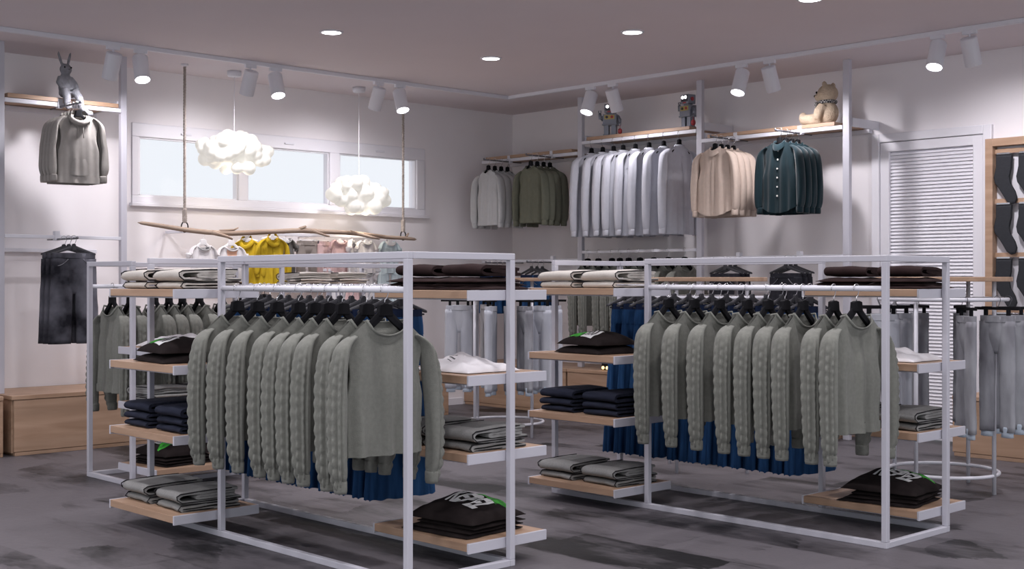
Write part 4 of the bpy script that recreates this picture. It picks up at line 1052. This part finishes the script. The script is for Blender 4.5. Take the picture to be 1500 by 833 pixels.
for y, zr, lb in ((5.275, 1.70, 'beige rope holding the left end of the branch'), (7.565, 1.684, 'beige rope holding the right end of the branch')):
    r = empty('hanging_rope', (BX, y, zr)); tag(r, lb, 'rope', 'ropes holding the branch')
    m_ = MB(); L_ = ZC - zr - .02; n = 120
    for ph in (0, 2 * PI / 3, 4 * PI / 3):
        m_.tube([(.006 * math.cos(ph + i * .9), .006 * math.sin(ph + i * .9), .09 + (L_ - .09) * i / n) for i in range(n + 1)], .0068, 6)
    part('twisted_rope', m_, M['rope'], r, smooth=True)
    m_ = MB(); m_.lathe([(.012, .05)] + [(.019 + .002 * math.cos(i * PI), .055 + i * .0085) for i in range(13)] + [(.012, .17)], 16); part('whipping', m_, M['rope'], r, smooth=True)
    m_ = MB(); m_.tube([(.0, .03 * math.cos(a), .018 + .042 * math.sin(a)) for a in [2 * PI * k / 28 for k in range(28)]], .0055, 8, closed=True); o = part('ring', m_, M['black'], r, smooth=True); o['label'] = 'black metal ring'
    m_ = MB(); m_.lathe([(.03, L_ + .02), (.03, L_ + .01), (.012, L_)], 20); part('ceiling_plate', m_, M['white_metal'], r)
def cloud(loc, wid, hgt, seed, label, mount):
    rn = random.Random(seed); m_ = MB(); n = 95
    for i in range(n):
        u = rn.uniform(-1, 1); env = math.sqrt(max(.05, 1 - abs(u) ** 2.0)); 
        y = u * wid * .40; z = rn.uniform(-.55, .62) * hgt * .55 * env * (1.25 if abs(u) < .45 else .85); x = rn.uniform(-1, 1) * .13 * env
        q = rn.uniform(.042, .066) * (1.1 if abs(u) < .5 else .95)
        m_.ell((x, y, z), (q, q, q), seg=14, rows=10)
    m_.ell((0, 0, 0), (.10, wid * .34, hgt * .27))
    me = blob('cloud', m_, M['cloud'], .011, 2)
    r = empty('cloud_pendant_lamp', loc); tag(r, label, 'pendant lamp', 'cloud lamps')
    o = link('cloud_shade', me, r)
    m_ = MB(); dz = ZC - loc[2]; m_.tube([(mount, 0, hgt * .3), (mount, 0, dz)], .0028, 6); part('cord', m_, M['white_metal'], r)
    m_ = MB(); m_.lathe([(.03, dz - .05), (.055, dz - .045), (.06, dz - .03), (.06, dz)], 24, c=(mount, 0, 0)); part('ceiling_rose', m_, M['white_metal'], r, smooth=True)
    l = bpy.data.lights.new('cloud_lamp', 'POINT'); l.energy = 3.5; l.color = (1, .86, .68); l.shadow_soft_size = .12; lo = bpy.data.objects.new('cloud_lamp', l); COL.objects.link(lo); lo.location = (loc[0], loc[1], loc[2] - hgt * .62)
cloud((-9.45, 5.76, 2.365), .80, .40, 11, 'glowing white cloud-shaped pendant lamp in front of the window, left of two', 0.)
cloud((-9.45, 7.07, 2.05), .76, .36, 23, 'glowing white cloud-shaped pendant lamp at the lower right window corner', 0.)
RX = -9.60
def baby(kind, y, z, label, cat, hang='baby_hanger', a=0.):
    place(kind, (RX, y, z), a, label, cat, 'baby clothes under the branch')
    place(hang, (RX, y, z), a, 'white baby hanger of the ' + label.split(' under')[0].split(' behind')[0].split(' beside')[0], 'hanger', 'white baby hangers under the branch')
ZR = 1.687
baby('tee_low', 5.55, ZR, 'white baby shirt with grey neckband, leftmost under the branch', 'baby shirt', 'baby_hanger_low', a=.05)
baby('tee_bib', 5.82, ZR, 'white baby shirt with peach front panel', 'baby shirt', 'baby_hanger_low', a=-.1)
place('yellow_coat', (RX - .02, 5.99, ZR), -.9, 'mustard yellow coat turned sideways, left of the hooded one', 'coat', 'yellow coats under the branch'); place('baby_hanger', (RX - .02, 5.99, ZR), -.9, 'white hanger of the sideways yellow coat', 'hanger')
place('yellow_coat', (RX + .10, 6.17, ZR + .02), -.15, 'mustard yellow hooded coat facing the room under the branch', 'coat', 'yellow coats under the branch'); place('baby_hanger', (RX + .10, 6.17, ZR + .02), -.15, 'white hanger of the facing yellow coat', 'hanger')
baby('tee_grey', 6.36, ZR, 'dark grey baby shirt with pale collar beside the yellow coat', 'baby shirt')
place('taupe_trousers', (RX, 6.60, ZR), 0, 'brown-grey baby trousers under the branch', 'trousers', 'baby clothes under the branch'); place('baby_clip_hanger', (RX, 6.60, ZR), 0, 'white clip hanger of the brown-grey baby trousers', 'hanger')
place('pink_trousers', (RX, 6.78, ZR), .3, 'pale pink baby trousers beside the brown-grey ones', 'trousers', 'baby clothes under the branch'); place('baby_clip_hanger', (RX, 6.78, ZR), .3, 'white clip hanger of the pale pink baby trousers', 'hanger')
baby('tee_pink', 6.96, ZR, 'pale pink baby shirt under the branch', 'baby shirt')
baby('tee_white', 7.10, ZR, 'white baby shirt beside the pink one', 'baby shirt', a=.7)
baby('tee_white', 7.26, ZR, 'white baby shirt left of the pale blue one', 'baby shirt')
baby('tee_blue', 7.54, ZR, 'pale blue baby shirt, rightmost under the branch', 'baby shirt')
ZL = 1.372
place('tee_stripe', (RX, 6.92, ZL + .03), 0, 'grey and white striped baby shirt on the lower rail', 'baby shirt', 'baby clothes on the lower rail'); place('baby_hanger', (RX, 6.92, ZL + .03), 0, 'white hanger of the striped baby shirt', 'hanger')
place('tee_pink', (RX, 7.12, ZL + .03), .2, 'pale pink baby shirt on the lower rail', 'baby shirt', 'baby clothes on the lower rail'); place('baby_hanger', (RX, 7.12, ZL + .03), .2, 'white hanger of the lower pink baby shirt', 'hanger')
place('tee_white', (RX, 7.28, ZL + .03), .3, 'white baby shirt on the lower rail', 'baby shirt', 'baby clothes on the lower rail'); place('baby_hanger', (RX, 7.28, ZL + .03), .3, 'white hanger of the lower white baby shirt', 'hanger')
for y, lb in ((7.47, 'pale blue baby dress on the lower rail, left of two'), (7.63, 'pale blue baby dress on the lower rail, right of two')):
    place('baby_gown', (RX, y, ZL + .03), 0, lb, 'baby dress', 'pale blue baby dresses'); place('baby_hanger', (RX, y, ZL + .03), 0, 'white hanger of the ' + lb, 'hanger')

# ------------------------------------------------------------------ toys
def Rz(a): return Matrix.Rotation(a, 3, 'Z')
# rabbit: faces +x, sits on the shelf front edge
m_ = MB()
def limb(pts, rr): m_.tube(pts, rr, 10)
m_.ell((0, 0, .085), (.045, .052, .085)); m_.ell((0, 0, .15), (.036, .042, .06)); m_.ell((.01, 0, .225), (.045, .046, .045)); m_.ell((.045, 0, .212), (.026, .028, .022))
for s in (-1, 1):
    m_.tube([(-.005, s * .022, .255), (-.012, s * .034, .30), (-.015, s * .046, .345), (-.012, s * .05, .365)], [(.010, .010), (.017, .010), (.015, .009), (.006, .005)], 10)
m_.tube([(0, -.04, .165), (.02, -.062, .12), (.045, -.045, .08), (.055, -.03, .065)], [.02, .021, .02, .018], 10); m_.tube([(0, .04, .165), (.015, .07, .12), (.045, .075, .075), (.06, .062, .05)], [.02, .022, .021, .018], 10)
m_.tube([(.01, -.03, .035), (.075, -.03, .045), (.10, -.03, .0), (.10, -.03, -.06), (.125, -.03, -.085)], [.032, .034, .03, .025, .018], 10)
m_.tube([(.01, .035, .035), (.075, .05, .045), (.11, .062, .0), (.12, .075, -.065), (.13, .095, -.10), (.16, .12, -.118), (.18, .14, -.12)], [.032, .034, .03, .025, .024, .024, .016], 10)
me = blob('rabbit', m_, M['rabbit'], .008, 3)
rab = link('toy_rabbit', me); rab.location = (-9.475, 4.285, 2.676); tag(rab, 'grey plush rabbit sitting with dangling legs on the left oak shelf', 'toy rabbit')
e_ = MB(); e_.ell((.05, -.026, .236), (.006, .006, .007)); part('eye', e_, M['black'], rab, smooth=True); e_ = MB(); e_.ell((.05, .026, .236), (.006, .006, .007)); part('eye', e_, M['black'], rab, smooth=True)
e_ = MB(); e_.ell((.07, 0, .218), (.006, .008, .006)); part('nose', e_, M['darkmetal'], rab, smooth=True)
# bear: faces -x
m_ = MB()
m_.ell((0, 0, .095), (.082, .085, .098)); m_.ell((-.01, 0, .255), (.088, .085, .078)); m_.ell((-.085, 0, .235), (.045, .045, .038)); 
for s in (-1, 1):
    m_.ell((.0, s * .065, .325), (.018, .028, .028)); m_.tube([(-.03, s * .05, .05), (-.13, s * .075, .045), (-.19, s * .08, .05)], [.05, .048, .04], 12); m_.ell((-.195, s * .08, .06), (.03, .042, .052))
    m_.tube([(-.01, s * .075, .155), (-.03, s * .105, .10), (-.05, s * .095, .045)], [.036, .04, .034], 12)
me = blob('bear', m_, M['bear'], .010, 3)
bear = link('teddy_bear', me); bear.location = (-5.80, 9.14, 2.562); tag(bear, 'cream teddy bear with a checked scarf sitting on the right oak shelf', 'teddy bear')
for s in (-1, 1):
    e_ = MB(); e_.ell((-.088, s * .042, .268), (.009, .009, .010)); part('eye', e_, M['black'], bear, smooth=True)
e_ = MB(); e_.ell((-.128, 0, .245), (.011, .016, .012)); part('nose', e_, M['black'], bear, smooth=True)
e_ = MB(); e_.tube([(-.01 + .068 * math.cos(a), .07 * math.sin(a), .185) for a in [2 * PI * k / 24 for k in range(24)]], (.014, .010), 8, closed=True); e_.cbox((-.088, -.035, .14), (.014, .05, .10), Matrix.Rotation(.1, 3, 'X')); e_.cbox((-.09, .015, .15), (.014, .045, .085), Matrix.Rotation(-.15, 3, 'X')); e_.ell((-.085, -.01, .182), (.02, .03, .02))
part('scarf', e_, M['scarf'], bear, smooth=True)
# robots: face -y
@proto('robot')
def _():
    r = empty('toy_robot')
    m_ = MB(); m_.box((-.068, -.045, .11), (.068, .045, .215)); m_.box((-.075, -.05, .108), (.075, .05, .122)); m_.box((-.03, -.03, .21), (.03, .03, .228)); part('torso', m_, M['robot'], r, bevel=.005)
    m_ = MB(); m_.box((-.052, -.045, .226), (.052, .045, .312)); part('head', m_, M['robot'], r, bevel=.006)
    m_ = MB(); m_.box((-.04, -.05, .248), (.044, -.044, .306)); part('face_plate', m_, M['robotdark'], r, bevel=.002)
    for s in (-1, 1):
        m_ = MB(); m_.rings([[(s * .019 + q * .015 * math.cos(2 * PI * k / 16), y, .285 + q * .015 * math.sin(2 * PI * k / 16)) for k in range(16)] for q, y in ((1, -.049), (1, -.055), (.7, -.057))], True); part('eye', m_, M['eye'], r)
        m_ = MB(); m_.rings([[(s * x, .018 * math.cos(2 * PI * k / 14), .27 + .018 * math.sin(2 * PI * k / 14)) for k in range(14)] for x in (.052, .060)], True); part('ear_disc', m_, M['red'], r)
        m_ = MB(); m_.box((s * .036 - .023, -.03, .012), (s * .036 + .023, .03, .112)); m_.box((s * .036 - .027, -.05, 0), (s * .036 + .027, .036, .022)); part('leg', m_, M['robot'], r, bevel=.004)
    m_ = MB(); m_.box((-.02, -.048, .232), (.02, -.044, .243)); part('mouth', m_, M['red'], r)
    m_ = MB(); m_.box((-.05, -.049, .165), (.05, -.044, .205)); part('chest_panel', m_, M['gold'], r)
    for x in (-.025, .025):
        m_ = MB(); m_.rings([[(x + q * .013 * math.cos(2 * PI * k / 14), y, .185 + q * .013 * math.sin(2 * PI * k / 14)) for k in range(14)] for q, y in ((1, -.049), (1, -.054))], True); part('dial', m_, M['robotdark'] if x < 0 else M['red'], r)
    def claw(m_, c, d):
        for s in (-1, 1): m_.tube([c, (c[0] + s * .012 * d[0], c[1] + d[1] * .015, c[2] + d[2] * .012), (c[0] + s * .009, c[1] + d[1] * .03, c[2] + d[2] * .03)], .005, 6)
    m_ = MB(); m_.tube([(-.07, 0, .195), (-.092, -.005, .165), (-.10, -.01, .175), (-.104, -.012, .225)], [.018, .018, .017, .015], 12); claw(m_, (-.104, -.012, .225), (1, 0, 1)); part('arm', m_, M['robot'], r, smooth=True)
    m_ = MB(); m_.tube([(.07, 0, .195), (.09, -.004, .16), (.096, -.02, .13)], [.018, .018, .014], 12); claw(m_, (.096, -.02, .13), (1, -.5, -1)); part('arm', m_, M['robot'], r, smooth=True)
    m_ = MB(); m_.tube([(.1, -.03, .105), (.1, -.03, .075)], .003, 6); m_.lathe([(.004, .02), (.018, .03), (.022, .048), (.018, .066), (.004, .076)], 14, c=(.1, -.03, 0)); o = part('hanging_charm', m_, M['red'], r, smooth=True); o['label'] = 'small red charm'
    return r
place('robot', (-8.20, 9.13, 2.655), .48, 'grey tin toy robot with lit eyes, left on the shelf above the pale shirts', 'toy robot', 'tin toy robots')
place('robot', (-7.29, 9.17, 2.655), -.15, 'grey tin toy robot turned sideways, beside the upright above the pale shirts', 'toy robot', 'tin toy robots')

# ------------------------------------------------------------------ camera and view
cam = bpy.data.cameras.new('camera'); co = bpy.data.objects.new('camera', cam); COL.objects.link(co)
co.location = (0, 0, 1.28); co.rotation_euler = (PI / 2, 0, math.atan2(.72358537, .69023466))
cam.sensor_width = 36; cam.lens = 1867.41 / 1500 * 36; cam.shift_y = -(416.5 - 410.3) / 1500; cam.clip_start = .05; cam.clip_end = 60
S.camera = co
vs = S.view_settings; S.display_settings.display_device = 'sRGB'; vs.view_transform = 'Standard'; vs.look = 'None'; vs.gamma = 1; vs.use_curve_mapping = False; vs.exposure = .22
S.cycles.use_denoising = True; S.cycles.max_bounces = 7; S.cycles.diffuse_bounces = 4; S.cycles.sample_clamp_indirect = 4.
# drop building leftovers of things never placed
